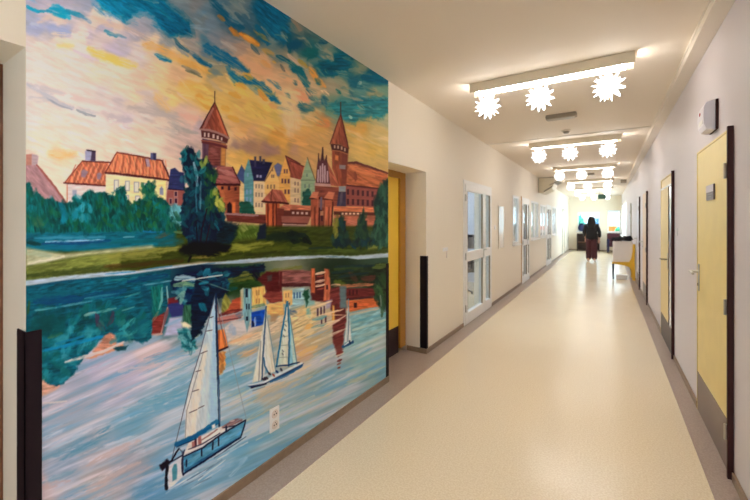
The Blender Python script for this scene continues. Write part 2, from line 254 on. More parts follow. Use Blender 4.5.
def paint_town():
    q = lambda *p: Q(20, 140, p)
    poly(q((30,160),(112,165),(315,425),(30,440)), (164,124,132), grain=.2, gdir=50); poly(q((38,95),(80,93),(78,168),(38,168)), (172,118,106)); poly(q((78,93),(112,100),(122,110),(115,168),(78,168)), (170,150,160)); line(q((112,165),(210,285),(312,425)), 2.2, (150,84,78))
    win(q, [(195,370,212,420)], (140,135,150))
    poly(q((295,285),(415,138),(590,145),(590,308),(310,292)), (188,106,74), grain=.4, gdir=62, seed=8); 
    for i in range(16):
        x = 330+i*17; stroke(q((x+40,165),(x-10,285)), 1.6, ((222,150,110) if i % 2 else (150,72,56)), .6)
    line(q((292,287),(590,308)), 2.2, (92,38,44)); line(q((415,140),(605,150)), 1.6, (92,45,45)); line(q((295,285),(415,140)), 1.2, (130,60,50))
    poly(q((310,296),(590,312),(590,440),(310,440)), (207,192,192)); line(q((313,300),(313,420)), 1.2, (192,120,88)); win(q, [(350,335,375,378)], (150,150,170), (188,178,182))
    poly(q((408,205),(425,195),(455,212),(432,252),(405,245)), (136,114,130)); poly(q((512,225),(528,215),(545,228),(532,265),(512,262)), (136,114,130))
    poly(q((433,72),(470,65),(500,75),(500,142),(433,135)), (152,152,182)); poly(q((478,75),(503,78),(503,140),(470,138)), (72,58,84)); line(q((445,66),(500,78)), 1.8, (50,36,56))
    q = lambda *p: Q(110, 140, p)
    poly(q((-32,215),(45,80),(345,135),(402,267),(-32,222)), (190,110,74), grain=.45, gdir=75, seed=12)
    for i in range(24):
        x = 10+i*15; c = ((228,158,112), (150,70,54), (206,126,88))[i % 3]; stroke(q((x+25-i*.5,100+i*1.6),(x+i*.9,225+i*1.7)), 1.7, c, .65)
    line(q((-32,219),(200,243),(404,270)), 2.6, (75,30,40)); line(q((45,82),(345,137)), 1.6, (108,50,45)); line(q((345,137),(402,267)), 1.6, (85,40,45)); line(q((45,82),(-32,215)), 1.3, (120,55,48))
    poly(q((-30,226),(380,272),(375,445),(-30,445)), (217,202,168), col2=(232,204,134), cdir=0); poly(q((385,275),(372,275),(368,440),(380,440)), (190,165,140))
    win(q, [(30,270,52,335),(105,277,125,335),(163,284,188,345),(220,292,240,345),(95,372,120,412),(172,376,195,412)], (206,202,190), (138,140,160)); poly(q((330,365),(330,325),(342,308),(355,325),(355,368)), (128,135,158)); stroke(q((200,330),(260,380)), 9, (234,196,112), .6)
    poly(q((270,86),(305,88),(305,135),(268,130)), (86,90,126)); poly(q((286,86),(307,90),(305,135),(288,130)), (55,55,88)); poly(q((232,125),(258,125),(268,180),(242,178)), (160,138,156)); line(q((232,125),(242,178)), 1, (110,60,60))
    poly(q((402,195),(432,185),(460,212),(492,217),(500,335),(385,325)), (50,55,96), grain=.25); line(q((385,327),(500,336)), 1.6, (35,28,56)); poly(q((380,332),(500,338),(480,440),(372,440)), (146,82,76)); win(q, [(430,345,446,374),(396,392,410,425),(430,390,447,422)], (68,38,60), (172,130,124))
    # tall brick tower
    q = lambda *p: Q(200, 70, p)
    line(q((97,142),(97,220)), 1.1, (80,55,50)); poly(q((97,213),(192,452),(130,420),(60,398),(0,392)), (104,50,46), col2=(178,90,56), cdir=10, grain=.25, gdir=65)
    stroke(q((85,255),(25,385)), 3, (168,112,104), .8); stroke(q((100,250),(110,400)), 3, (132,60,44), .8); stroke(q((110,270),(165,425)), 3, (196,104,64), .8); line(q((97,213),(0,392)), 1.2, (70,32,36)); line(q((97,213),(192,452)), 1.2, (92,42,36))
    poly(q((5,398),(60,402),(130,425),(190,456),(180,490),(120,468),(60,455),(10,450)), (84,44,46)); line(q((0,395),(60,402),(130,424),(192,454)), 2.4, (150,110,104)); win(q, [(25,418,36,445),(50,420,62,448),(82,428,96,455),(110,438,124,462),(138,450,148,470)], (186,166,160))
    q = lambda *p: Q(200, 140, p)
    poly(q((14,-10),(172,20),(168,180),(60,190),(14,140)), (88,62,80), grain=.25, gdir=90); poly(q((60,0),(140,15),(130,175),(50,165)), (118,62,60), .8, grain=.3, seed=4); poly(q((140,20),(172,25),(168,175),(136,170)), (174,116,50), .8); stroke(q((75,60),(110,100)), 5, (150,92,86), .6)
    poly(q((10,0),(90,12),(178,38),(180,60),(90,35),(10,20)), (94,44,50)); line(q((10,4),(90,14),(178,40)), 1.3, (140,78,66))
    poly(q((115,175),(215,180),(272,296),(180,304),(95,296),(75,270)), (136,76,76), grain=.3, gdir=20); stroke(q((130,200),(220,230)), 4, (176,120,114), .8); stroke(q((110,240),(240,270)), 4, (166,102,94), .8); stroke(q((140,185),(200,190)),3,(160,96,86),.8); line(q((75,272),(100,297),(180,302),(272,297)), 3, (58,20,30)); line(q((215,180),(272,296)), 1.4, (80,34,40))
    poly(q((112,303),(262,308),(262,492),(165,492),(130,400)), (172,94,50), col2=(128,64,44), cdir=0, grain=.2); win(q, [(140,310,156,330),(185,308,200,335),(228,315,243,337)], (50,25,40)); poly(q((180,492),(180,430),(197,412),(213,432),(213,492)), (40,25,36)); poly(q((213,415),(235,415),(235,492),(213,492)), (194,104,38)); stroke(q((150,350),(160,480)),4,(188,110,58),.7)
    # coloured town houses
    poly(q((270,285),(302,285),(302,420),(262,400)), (207,176,120)); poly(q((245,235),(275,165),(300,205),(296,295),(258,262)), (62,76,116)); poly(q((293,220),(322,125),(357,242),(357,445),(293,415)), (86,132,142), grain=.15); win(q, [(312,220,322,245),(305,330,318,360),(330,330,342,360),(305,380,318,408),(330,385,342,412)], (112,142,176))
    poly(q((328,132),(482,150),(430,272),(357,272)), (36,36,72), grain=.25); win(q, [(360,110,374,180),(394,108,408,150),(415,128,432,160)], (62,60,86)); win(q, [(375,232,389,250),(396,234,410,252)], (150,150,180)); line(q((357,272),(432,274)), 1.3, (84,66,76))
    poly(q((357,274),(436,278),(436,495),(357,495)), (208,182,142)); win(q, [(368,295,378,322),(388,296,398,322),(407,298,417,324),(368,350,378,378),(388,352,398,378),(407,352,417,380),(368,418,378,446),(388,420,398,446),(407,420,417,448)], (146,120,106))
    poly(q((492,172),(518,152),(546,170),(535,245),(510,240)), (90,94,130)); poly(q((430,275),(488,178),(528,275),(528,360),(430,360)), (210,168,96)); win(q, [(474,232,482,252),(486,232,494,252),(478,192,486,208),(446,298,454,325),(468,298,476,325),(490,298,498,325)], (122,90,76)); line(q((430,276),(488,180)), 1, (130,96,70))
    poly(q((570,108),(680,170),(680,255),(606,242)), (148,72,56), grain=.3, gdir=70); poly(q((528,248),(570,108),(612,248),(612,420),(528,380)), (204,152,68)); line(q((570,106),(614,250)), 1.5, (92,46,46)); win(q, [(558,195,568,222),(574,195,584,222),(542,258,554,288),(562,260,574,290),(584,260,596,290),(562,330,574,360),(584,330,596,360)], (96,62,72)); line(q((572,108),(667,160)), 1.4, (96,46,44))
    poly(q((612,250),(680,258),(680,440),(612,430)), (197,172,136)); win(q, [(626,278,636,305),(645,280,655,308),(626,320,636,350),(645,322,655,352),(626,388,636,418),(645,390,655,420)], (136,108,100))
    poly(q((262,420),(280,405),(330,415),(362,455),(360,495),(262,495)), (30,76,66), rag=1.2, grain=.3)
    q = lambda *p: Q(290, 140, p)
    poly(q((0,140),(92,176),(72,266),(0,248)), (142,70,55), grain=.3, gdir=70); line(q((0,138),(92,176)), 1.2, (98,46,42)); poly(q((0,250),(72,268),(72,440),(0,440)), (192,167,130)); win(q, [(28,278,38,302),(48,280,58,304),(28,322,38,350),(48,324,58,352),(28,388,38,415),(48,390,58,418)], (136,108,98))
    poly(q((72,268),(115,118),(168,268),(165,400),(130,420),(70,436)), (134,154,128)); line(q((115,118),(168,268)), 1, (110,90,66)); line(q((72,268),(165,268)), 1, (108,124,108)); win(q, [(94,295,104,320),(122,295,132,320),(108,225,116,245)], (100,118,112)); poly(q((75,440),(85,350),(120,325),(145,345),(140,440)), (34,84,76), rag=1.2, grain=.3)
    # cathedral gable, keep and long roof
    poly(q((250,150),(335,312),(268,302)), (156,84,60), grain=.3, gdir=60); poly(q((165,305),(325,315),(325,445),(165,445)), (124,62,50), grain=.25)
    poly(q((170,290),(178,180),(190,105),(200,140),(215,65),(228,135),(240,110),(252,160),(268,295)), (92,54,62), .5)
    for x, y0 in ((186,200),(202,175),(217,160),(232,175),(248,210)): line(q((x,y0),(x,280)), 1.7, (170,142,152))
    line(q((217,50),(217,130)), 1.5, (62,36,40)); line(q((190,90),(190,140)), 1.1, (70,40,44)); line(q((242,105),(244,150)), 1.1, (70,40,44)); poly(q((163,286),(270,294),(270,312),(163,304)), (176,136,132))
    poly(q((380,150),(440,148),(650,215),(650,310),(585,322),(368,300)), (170,94,52), grain=.35, gdir=15); stroke(q((400,180),(560,240)), 4, (196,120,66), .7); stroke(q((390,210),(440,260)), 5, (130,66,44), .8); stroke(q((430,215),(440,270)), 3, (110,52,40), .8); stroke(q((470,230),(600,290)), 4, (184,106,54), .7); line(q((385,152),(440,150),(650,222)), 2.4, (96,50,46)); line(q((370,302),(585,326)), 2.2, (80,35,36))
    poly(q((368,306),(590,330),(585,450),(368,440)), (130,68,62)); win(q, [(x, 328+i*3, x+14, 364+i*3) for i, x in enumerate((378,412,446,478,510,542))]+[(x, 392+i*2, x+14, 430+i*2) for i, x in enumerate((378,412,446,478,510,542))], (66,34,46))
    poly(q((278,20),(388,50),(374,305),(330,312),(280,190)), (134,66,42), grain=.3, gdir=80); poly(q((300,98),(322,105),(320,138),(298,132)), (198,116,50)); poly(q((345,60),(388,60),(372,300),(345,290)), (110,52,42), 1, .8); poly(q((328,165),(370,168),(368,195),(328,192)), (128,118,120)); poly(q((325,308),(372,308),(370,345),(325,345)), (124,132,138)); poly(q((322,345),(372,345),(372,445),(310,445)), (62,56,76)); stroke(q((345,350),(335,430)), 3, (96,84,96), .7)
    q = lambda *p: Q(290, 100, p)
    line(q((337,15),(337,100)), 1.1, (70,60,52)); poly(q((337,92),(390,324),(330,296),(266,291)), (160,84,50), col2=(120,56,42), cdir=0, grain=.3, gdir=75); stroke(q((330,140),(290,285)), 3, (178,100,62), .7); line(q((337,92),(390,322)), 1.3, (84,38,34)); line(q((337,92),(266,291)), 1, (96,48,42))
    poly(q((268,293),(330,298),(390,326),(386,358),(330,338),(278,332)), (72,36,36)); win(q, [(292,302,302,322),(314,304,325,325),(338,310,349,332),(360,320,370,342)], (176,140,116)); line(q((278,336),(330,342),(384,362)), 1.2, (150,90,56))
    # gatehouses and curtain wall
    q = lambda *p: Q(200, 140, p)
    poly(q((530,452),(560,428),(680,436),(680,472),(530,468)), (180,104,76), grain=.3, gdir=10); poly(q((528,468),(680,472),(680,510),(528,510)), (92,46,42))
    poly(q((412,406),(480,328),(545,336),(587,422),(470,414)), (154,82,66), grain=.35, gdir=60); line(q((412,408),(470,415),(587,424)), 2.2, (70,30,34)); line(q((480,330),(470,410)), 1.1, (104,50,46)); stroke(q((500,350),(550,405)), 3, (186,108,86), .7)
    q = lambda *p: Q(200, 205, p)
    poly(q((168,52),(442,66),(442,128),(180,108)), (102,46,42), grain=.25); line(q((168,58),(300,66),(385,70)), 2.2, (146,110,116))
    poly(q((436,-10),(530,-10),(530,170),(490,190),(440,200)), (164,76,36), grain=.3, gdir=90)
    for x in (452, 486, 508): line(q((x,-10),(x,180)), 1.4, (84,34,30))
    stroke(q((468,0),(468,170)), 2.6, (206,104,40), .8); poly(q((512,20),(560,25),(545,175),(512,180)), (108,48,40))
    q = lambda *p: Q(290, 205, p)
    poly(q((0,0),(140,5),(140,35),(0,30)), (180,104,76), grain=.3); poly(q((0,30),(140,36),(140,80),(0,74)), (90,46,42)); win(q, [(12,45,28,60),(42,46,58,61),(72,47,88,62),(102,48,118,64)], (178,150,142)); poly(q((-60,74),(136,78),(118,130),(-55,120)), (136,80,70)); poly(q((-50,118),(105,124),(114,178),(-40,184)), (172,132,130), grain=.2); line(q((-60,120),(110,126)), 1.5, (84,44,46))
    poly(q((290,8),(575,14),(575,50),(290,42)), (192,108,68), grain=.25); poly(q((290,42),(575,50),(575,72),(290,66)), (88,44,40)); win(q, [(340+i*26, 52, 356+i*26, 64) for i in range(6)], (206,176,146)); poly(q((290,68),(575,72),(570,170),(300,180)), (158,90,66), grain=.35); stroke(q((390,110),(450,130)), 6, (184,112,92), .8); stroke(q((505,130),(560,120)), 6, (184,104,76), .8)
    poly(q((138,-60),(195,-60),(192,272),(138,265)), (156,80,54), grain=.3, gdir=90); poly(q((230,-60),(288,-60),(272,262),(232,268)), (168,90,58), grain=.3, gdir=90); poly(q((194,-60),(232,-60),(228,285),(190,280)), (114,58,48)); line(q((165,-30),(165,262)), 1.3, (92,42,36)); line(q((196,-50),(190,275)), 1.6, (66,30,34)); line(q((260,-30),(256,250)), 1.2, (108,52,42)); line(q((285,-20),(270,250)), 1.5, (74,34,36))
    poly(q((206,225),(206,155),(219,135),(232,155),(232,225)), (48,28,38)); poly(q((198,228),(224,228),(224,285),(196,280)), (126,138,156)); win(q, [(200,30,212,50),(205,70,218,108)], (60,34,44)); poly(q((200,40),(222,40),(222,70),(200,70)), (190,140,100), a=.7)
    q = lambda *p: Q(290, 140, p)
    poly(q((128,388),(152,345),(192,345),(176,394)), (182,108,78)); poly(q((222,392),(256,344),(298,350),(282,398)), (182,108,78)); line(q((128,390),(176,396)), 1.7, (80,36,36)); line(q((222,394),(282,400)), 1.7, (80,36,36)); poly(q((152,395),(182,395),(178,445),(148,445)), (150,76,52)); poly(q((236,400),(276,400),(272,445),(236,445)), (160,82,54)); poly(q((190,395),(228,400),(226,450),(188,450)), (134,84,72)); line(q((208,385),(206,460)), 2, (98,88,108))

def paint_bank():
    # meadow and far pond behind the river
    poly([(20,226),(394,226),(394,262),(280,263),(200,262),(110,275),(20,290)], (58,66,26), 1.5, grain=.3, gdir=-6)
    poly([(20,224),(175,224),(175,246),(110,250),(20,252)], (16,92,112), 2.5, grain=.3, gdir=-2, seed=22)
    q = lambda *p: Q(20, 205, p)
    stroke(q((40,185),(300,180),(667,170)), 5, (22,108,128), .8, soft=2); stroke(q((100,220),(300,215),(560,215)), 4, (70,138,168), .8, soft=2); stroke(q((170,246),(330,244),(560,234)), 2.6, (140,172,200), .95); stroke(q((150,258),(380,256),(600,236)), 3.4, (8,68,112)); stroke(q((120,280),(380,285),(660,265)), 6, (10,98,124), .9, soft=2); stroke(q((600,250),(900,235),(1050,235)), 4, (24,92,100), .8, soft=2)
    stroke(q((690,215),(760,210)), 1.8, (110,160,180), .8); stroke(q((820,175),(940,178)), 2.5, (30,110,165), .9); stroke(q((40,245),(130,262)), 4, (14,54,56), .9)
    poly(q((36,282),(160,306),(300,326),(520,302),(700,285),(880,268),(900,290),(667,318),(450,336),(250,370),(120,402),(36,412)), (164,164,132), 2, grain=.2, gdir=-10); stroke(q((60,392),(200,362),(290,342)), 3.2, (204,198,184), .9, soft=1.5); stroke(q((40,320),(200,335)), 5, (140,158,140), .6, soft=2)
    poly(q((36,412),(250,370),(450,338),(667,318),(667,425),(500,440),(300,470),(36,500)), (106,116,48), 1.8, grain=.3, gdir=-10, col2=(118,126,46)); stroke(q((40,470),(300,450),(600,410)), 6, (54,64,40), .8, soft=2.5); stroke(q((60,430),(300,395)), 4, (88,92,48), .8, soft=2); stroke(q((500,350),(667,335)), 4, (134,136,54), .8, soft=2); stroke(q((560,410),(667,395)), 3, (96,70,34), .8, soft=1.5)
    q = lambda *p: Q(110, 205, p)
    stroke(q((0,345),(200,318),(470,285)), 7, (136,134,48), .9, soft=2.5); stroke(q((0,370),(150,350),(330,345)), 5, (116,118,40), .8, soft=2); stroke(q((0,420),(150,400),(480,370)), 5, (66,50,26), .9, soft=2); stroke(q((310,215),(390,190)), 4, (94,74,52), .8, soft=2); stroke(q((330,260),(480,240)), 7, (44,84,84), .8, soft=3); stroke(q((420,180),(540,185)), 2.5, (90,120,84), .8)
    stroke(q((550,350),(667,345)), 3, (132,116,34), .8); stroke(q((480,300),(480,280)), 4, (110,118,48), .7)
    q = lambda *p: Q(200, 205, p)
    poly(q((258,128),(400,138),(385,215),(228,232)), (78,98,38), 2, rag=1.2, grain=.4, gdir=60); stroke(q((280,140),(310,170)), 6, (128,138,60), .8, soft=2); stroke(q((300,190),(370,170)), 5, (60,80,30), .8); poly(q((398,128),(442,126),(442,222),(375,236)), (24,36,54), 1.2, rag=.8); poly(q((90,90),(255,130),(230,230),(190,260),(0,260)), (20,38,48), 2, rag=1.4, grain=.4)
    poly(q((440,205),(500,180),(667,185),(667,240),(440,245)), (32,44,34), 1.6, rag=1)
    stroke(q((80,340),(220,295),(350,272),(480,250)), 7, (122,124,20), .95, soft=2.5); stroke(q((220,270),(320,290)), 6, (136,140,24), .8, soft=2.5); stroke(q((350,310),(550,285),(667,280)), 6, (86,94,24), .8, soft=2.5); stroke(q((300,335),(500,310)), 4, (46,50,18), .8, soft=2); stroke(q((520,270),(667,258)), 4, (60,70,28), .8, soft=2)
    stroke(q((-20,300),(60,320),(120,330)), 7, (14,18,26), .9, soft=2.5); stroke(q((110,270),(190,285)), 3, (46,70,80), .8)
    q = lambda *p: Q(290, 205, p)
    poly(q((0,258),(140,275),(280,268),(400,285),(520,270),(655,245),(655,335),(0,352)), (58,70,28), 1.5, grain=.35, gdir=-4); stroke(q((530,285),(600,268),(650,258)), 6, (126,130,50), .9, soft=2); stroke(q((20,290),(120,285)), 4, (96,100,34), .8, soft=2); stroke(q((260,300),(420,310)), 4, (84,100,40), .8, soft=2); stroke(q((130,290),(280,285)), 3, (36,52,50), .8)
    # river
    poly([(18,281.5),(26,280.3),(65,275.8),(110,271.5),(125,270.8),(140,271),(175,265.5),(200,263.5),(222,261.5),(245,259),(275,257),(300,255.8),(327,255),(350,256),(362,255),(392,252.5),(392,257.5),(368,259.5),(358,260),(347,258.5),(320,257.8),(290,260.3),(272,261.2),(242,264),(222,264.5),(200,265),(176,268),(155,274.5),(125,277.5),(110,276.5),(65,281.2),(26,286.3),(18,287.5)], (160,174,190), .8, rag=.3, grain=.15, gdir=-6)
    for a, b, c in (((105,274),(135,271.5),(50,125,170)),((120,277),(150,274.5),(60,130,172)),((140,270),(172,266),(56,126,168)),((186,266.5),(215,263),(70,110,140)),((225,263.5),(245,261),(150,170,190)),((326,256.5),(345,257),(60,90,120)),((70,281),(120,277),(120,160,190))): stroke([a, b], 1.3, c, .8)
    # shrubs in front of the left houses
    top = Q(20,140,[(20,290),(60,280),(80,310),(88,362),(120,345),(148,382),(190,396),(212,375),(232,412),(300,422),(345,410),(350,372),(400,396),(430,350),(470,333),(520,350),(552,350),(572,345),(610,370),(640,330),(667,320)])+Q(110,140,[(10,352),(30,370),(40,320),(95,303),(112,380),(132,440),(180,408),(212,402),(240,370),(215,322),(260,272),(302,312),(290,370),(350,388),(400,435),(420,470)])
    bush = top+[(176,228),(176,231),(100,232),(20,233)]
    poly(bush, (18,86,86), .8, rag=1.1, grain=.5, gdir=80)
    dabs(bush, 120, [(16,100,104),(14,70,70),(30,92,70),(20,116,130),(12,60,62),(44,96,62)], 5, 7, 80, .7, 30, 4)
    dabs(R(62,203,95,220), 22, [(24,126,152),(20,112,136),(60,140,160)], 5, 7, 70, .7, 30, 5); dabs(R(98,200,160,226), 60, [(34,84,58),(24,66,52),(52,98,56),(14,56,54)], 4, 6, 80, .8, 30, 6); dabs(R(142,182,156,200), 20, [(40,100,78),(60,120,90),(30,84,66)], 3.5, 5, 80, .9, 40, 8); dabs(R(26,208,60,228), 20, [(14,78,80),(40,92,66),(70,96,70)], 5, 7, 80, .6, 30, 9)
    poly(Q(110,140,[(395,445),(430,425),(475,445),(490,500),(510,560),(460,580),(400,520)]), (92,150,162), 1.5, rag=1.2, grain=.3, gdir=70); dabs(Q(110,205,[(390,60),(520,70),(520,150),(390,150)]), 26, [(28,84,72),(60,110,90),(20,60,56)], 3.5, 6, 80, .9, 25, 10)
    # dark poplar by the water
    z = lambda *p: Q(170, 120, p, 3.261)
    tree = z((46,98),(58,90),(76,96),(92,130),(120,128),(150,165),(142,200),(168,260),(182,320),(172,350),(140,382),(112,418),(95,425),(60,402),(38,360),(34,300),(44,240),(60,215),(44,165),(34,112))
    poly(tree, (16,42,62), .8, rag=1.3, grain=.4, gdir=80); dabs(tree, 170, [(14,34,56),(18,70,84),(22,90,104),(10,24,44),(24,56,60)], 4.2, 7, 75, .85, 30, 11)
    dabs(z((110,150),(150,165),(145,220),(170,290),(120,300)), 46, [(66,104,48),(44,84,54),(30,66,56)], 4, 6, 80, .9, 25, 12); dabs(z((100,130),(118,128),(115,160),(100,150)), 8, [(160,168,60),(120,140,52)], 3, 5, 80, .95, 20, 13); dabs(z((140,230),(160,235),(180,300),(150,300)), 30, [(140,148,44),(110,128,40),(170,170,60)], 3.4, 5, 75, .95, 30, 14)
    stroke(z((78,140),(86,175),(88,215)), 3, (128,158,178), .9); stroke(z((84,220),(86,300)), 2, (60,110,130), .8); stroke(z((100,200),(98,290)), 2, (110,150,165), .6)
    for x in (48, 62, 80, 44, 98): dabs(z((x-8,100),(x+12,100),(x+12,200),(x-8,200)), 5, [(24,92,104),(40,110,120)], 3.6, 5, 70, .9, 25, 15+x)
    line(z((98,425),(102,360),(120,290)), 1.6, (40,22,40)); line(z((112,418),(130,340)), 1.4, (46,26,40)); line(z((90,420),(84,330)), 1.3, (30,20,36))
    poly(z((30,420),(70,396),(140,398),(200,410),(190,430),(110,440),(60,440),(30,432)), (20,16,28), 2, rag=1.2); line(Q(110,205,[(540,340),(520,380)]), 2.2, (18,16,26))
    # shrubs along the curtain wall
    q = lambda *p: Q(290, 205, p)
    a = q((340,55),(360,110),(392,250),(360,280),(285,275),(280,200),(315,120)); poly(a, (28,48,50), .9, rag=1.1); dabs(a, 30, [(24,40,50),(40,64,56),(20,56,66)], 4, 6, 80, .9, 25, 31); dabs(q((300,80),(325,70),(310,220),(285,220)), 16, [(126,120,28),(90,100,36)], 3.4, 5, 80, .9, 25, 32)
    b = q((488,15),(505,110),(525,210),(500,275),(430,275),(430,200),(460,110)); poly(b, (34,60,50), .9, rag=1.1); dabs(b, 30, [(28,50,44),(48,76,56),(22,44,50)], 4, 6, 80, .9, 25, 33)
    c = Q(290,140,[(600,320),(640,262),(656,270),(656,720),(560,700),(530,640),(565,560),(560,420)]); poly(c, (34,64,56), .9, rag=1.2); dabs(c, 80, [(28,52,50),(48,84,66),(60,96,80),(24,44,44)], 4, 8, 85, .85, 18, 34)
    dabs(q((390,220),(560,225),(560,275),(390,275)), 24, [(30,44,50),(24,56,70),(44,66,56)], 4, 6, 75, .9, 25, 35); dabs(q((-20,185),(130,190),(130,245),(-20,245)), 20, [(28,40,36),(20,30,34)], 4.5, 7, 20, .9, 25, 36)

def paint_water():
    pts = [(30,300,(15,80,98)),(60,300,(10,72,100)),(100,300,(10,78,98)),(40,320,(12,78,86)),(70,315,(16,84,98)),(110,320,(22,92,98)),(150,320,(18,78,94)),(130,300,(12,80,92)),
    (100,360,(168,163,187)),(60,400,(158,158,178)),(130,370,(168,163,187)),(150,350,(188,168,176)),(120,395,(158,158,180)),(160,400,(142,162,182)),(180,390,(122,158,182)),
    (50,430,(152,158,178)),(80,440,(142,158,180)),(130,420,(114,152,178)),(100,450,(160,158,172)),(60,470,(134,148,172)),(40,490,(166,152,162)),(100,480,(166,158,166)),
    (130,470,(152,152,168)),(150,490,(102,144,178)),(170,475,(104,148,182)),(220,480,(134,168,192)),(240,440,(108,158,188)),(260,420,(124,163,182)),(230,400,(152,172,187)),
    (250,390,(132,163,182)),(230,370,(112,158,182)),(240,350,(154,158,158)),(260,360,(122,153,168)),(270,395,(166,163,154)),(300,400,(142,163,172)),(290,420,(132,163,178)),
    (330,380,(132,163,178)),(350,390,(142,168,178)),(380,370,(142,168,172)),(380,340,(142,168,168)),(360,350,(132,168,172)),(370,320,(122,163,168)),(380,310,(122,163,168)),
    (310,370,(152,158,148)),(310,340,(187,163,122)),(300,350,(192,153,112)),(325,360,(142,153,163)),(280,330,(172,163,142)),(230,330,(156,156,156)),(250,320,(192,172,152)),
    (220,340,(132,148,163)),(300,320,(192,168,112)),(320,320,(182,163,132)),(200,290,(10,30,55)),(240,285,(40,64,40)),(340,275,(34,48,36)),(380,290,(40,60,44)),(180,450,(130,160,186)),(200,470,(140,170,192)),(300,440,(132,166,180)),(260,460,(128,166,186)),(240,500,(128,166,186)),(40,540,(140,160,180)),(100,530,(120,152,178)),(60,590,(150,156,172)),(150,540,(112,150,180)),(40,625,(120,152,178))]
    w = idw(pts)
    u, v = rot(gx, gy, -24)
    t = fbm(u/70, v/5.5, 171, 4); t2 = fbm(u/50, v/2.2, 191, 3); open_ = np.clip((w.sum(-1)-330)/80, 0, 1)[..., None]
    hi = np.clip((t-.52)*5, 0, 1)[..., None]*.55; lo = np.clip((.48-t)*5, 0, 1)[..., None]*.5
    w = w*(1-hi*open_)+np.array((210,202,212), np.float32)*hi*open_
    w = w*(1-lo*open_)+np.array((96,148,184), np.float32)*lo*open_
    w = w*(1+.16*(t2-.5)*open_[..., 0])[..., None]
    line_y = np.interp(gx, [20,26,65,110,125,175,200,242,300,347,358,392], [288,286,280,276,275,268,264.5,263.5,259.5,258,259.5,257])
    m = np.clip((gy-line_y)/1.2+.5, 0, 1)[..., None]
    img[:] = img*(1-m)+w*m
    # long slanting brush streaks on the open water
    r = np.random.default_rng(5)
    for i in range(380):
        x = r.uniform(38, 392); y = r.uniform(330, 600)
        if y > 505-(x-200)*.62 and x > 200: continue
        yy, xx = int((y-Y0)*SC), int((min(x, 391)-X0)*SC)
        c = img[min(yy, CH-1), xx]*r.uniform(.9, 1.14)
        k = r.integers(7)
        if k == 0: c = np.array((216,206,212)) if x < 240 else np.array((200,198,192))
        elif k == 1: c = np.array((84,142,180))
        elif k == 2 and 225 < x < 345: c = np.array((206,180,140))
        elif k == 3: c = np.array((158,186,204))
        L = r.uniform(18, 70); an = math.radians(-24+r.normal()*2.5-(4 if x > 230 else 0))
        stroke([(x-L/2*math.cos(an), y-L/2*math.sin(an)), (x+L/2*math.cos(an), y+L/2*math.sin(an))], r.uniform(1.2, 4.4), c, r.uniform(.25, .55), taper=.9, dry=.6, soft=1.6)
    q = lambda *p: Q(110, 335, p)
    for a, b, ww, c in (((230,160),(460,95),4,(110,150,180)),((300,180),(560,110),5,(118,160,186)),((390,265),(560,195),4,(130,160,180)),((340,300),(545,270),5,(140,170,186)),((200,450),(500,380),7,(96,150,178)),((100,490),(420,430),6,(112,156,180)),((240,150),(340,125),1.2,(120,120,150)),((330,260),(560,170),3,(200,190,186)),((60,240),(330,200),6,(182,172,186))): stroke(q(a, b), ww, c, .8, dry=.5, soft=1.2)
    q = lambda *p: Q(10, 400, p, 5)
    for a, b, ww, c in (((150,300),(480,190),6,(96,138,168)),((250,300),(500,160),5,(88,134,164)),((140,420),(330,350),5,(112,144,170)),((140,445),(300,400),6,(176,154,162)),((180,480),(480,380),3.4,(182,176,182)),((380,330),(500,260),5,(176,156,160)),((380,460),(500,400),6,(178,160,164)),((150,55),(300,0),3,(176,168,184)),((180,120),(470,60),8,(142,156,178)),((430,170),(500,130),4,(80,132,166))): stroke(q(a, b), ww, c, .75, dry=.5, soft=1.4, taper=.7)
    q = lambda *p: Q(100, 400, p, 5)
    for a, b, ww, c in (((150,80),(420,0),9,(98,150,180)),((0,200),(180,120),6,(120,150,176)),((10,290),(200,200),7,(178,160,166)),((0,410),(200,310),6,(182,164,168)),((60,420),(260,330),4,(170,160,170)),((160,480),(320,410),9,(92,140,176)),((100,330),(300,240),5,(150,158,176)),((20,470),(180,400),5,(160,158,170))): stroke(q(a, b), ww, c, .75, dry=.5, soft=1.5, taper=.7)
    q = lambda *p: Q(230, 390, p, 5)
    for a, b, ww, c in (((0,430),(80,340),4,(150,182,202)),((130,250),(360,120),2,(182,186,180)),((150,160),(420,30),3,(170,180,176)),((60,250),(130,200),3,(180,186,190)),((0,300),(100,210),3,(156,184,200)),((120,60),(300,-30),4,(166,160,150)),((250,150),(480,40),4,(150,176,184))): stroke(q(a, b), ww, c, .8, dry=.4, soft=1)
    # mirrored shore, left half
    q = lambda *p: Q(20, 270, p)
    shore = q((20,118),(300,82),(600,50),(780,40),(1000,-5),(1000,60),(980,240),(870,280),(870,400),(875,455),(810,492),(760,462),(640,485),(610,430),(580,440),(530,470),(500,505),(470,540),(430,585),(400,620),(375,640),(380,665),(330,725),(250,778),(190,765),(130,740),(80,745),(20,745))
    poly(shore, (14,82,100), .9, rag=1.0, grain=.45, gdir=-10)
    dabs(q((60,330),(560,330),(540,480),(360,640),(240,770),(80,745)), 110, [(24,104,116),(40,124,140),(20,90,98),(60,134,150),(30,86,80),(54,128,136),(14,74,84)], 6, 10, -50, .7, 30, 41)
    dabs(q((60,260),(660,220),(860,300),(850,450),(600,420),(560,380),(140,400)), 70, [(10,70,74),(14,82,92),(30,92,86),(10,60,70),(22,100,116)], 6, 12, -60, .7, 30, 42)
    poly(q((230,420),(280,330),(330,430),(300,500),(220,470)), (52,128,144), 2, a=.8, rag=1.2); poly(q((410,440),(440,370),(500,400),(470,460)), (60,136,148), 2, a=.7, rag=1.2); stroke(q((190,450),(280,420)), 4, (84,112,72), .7)
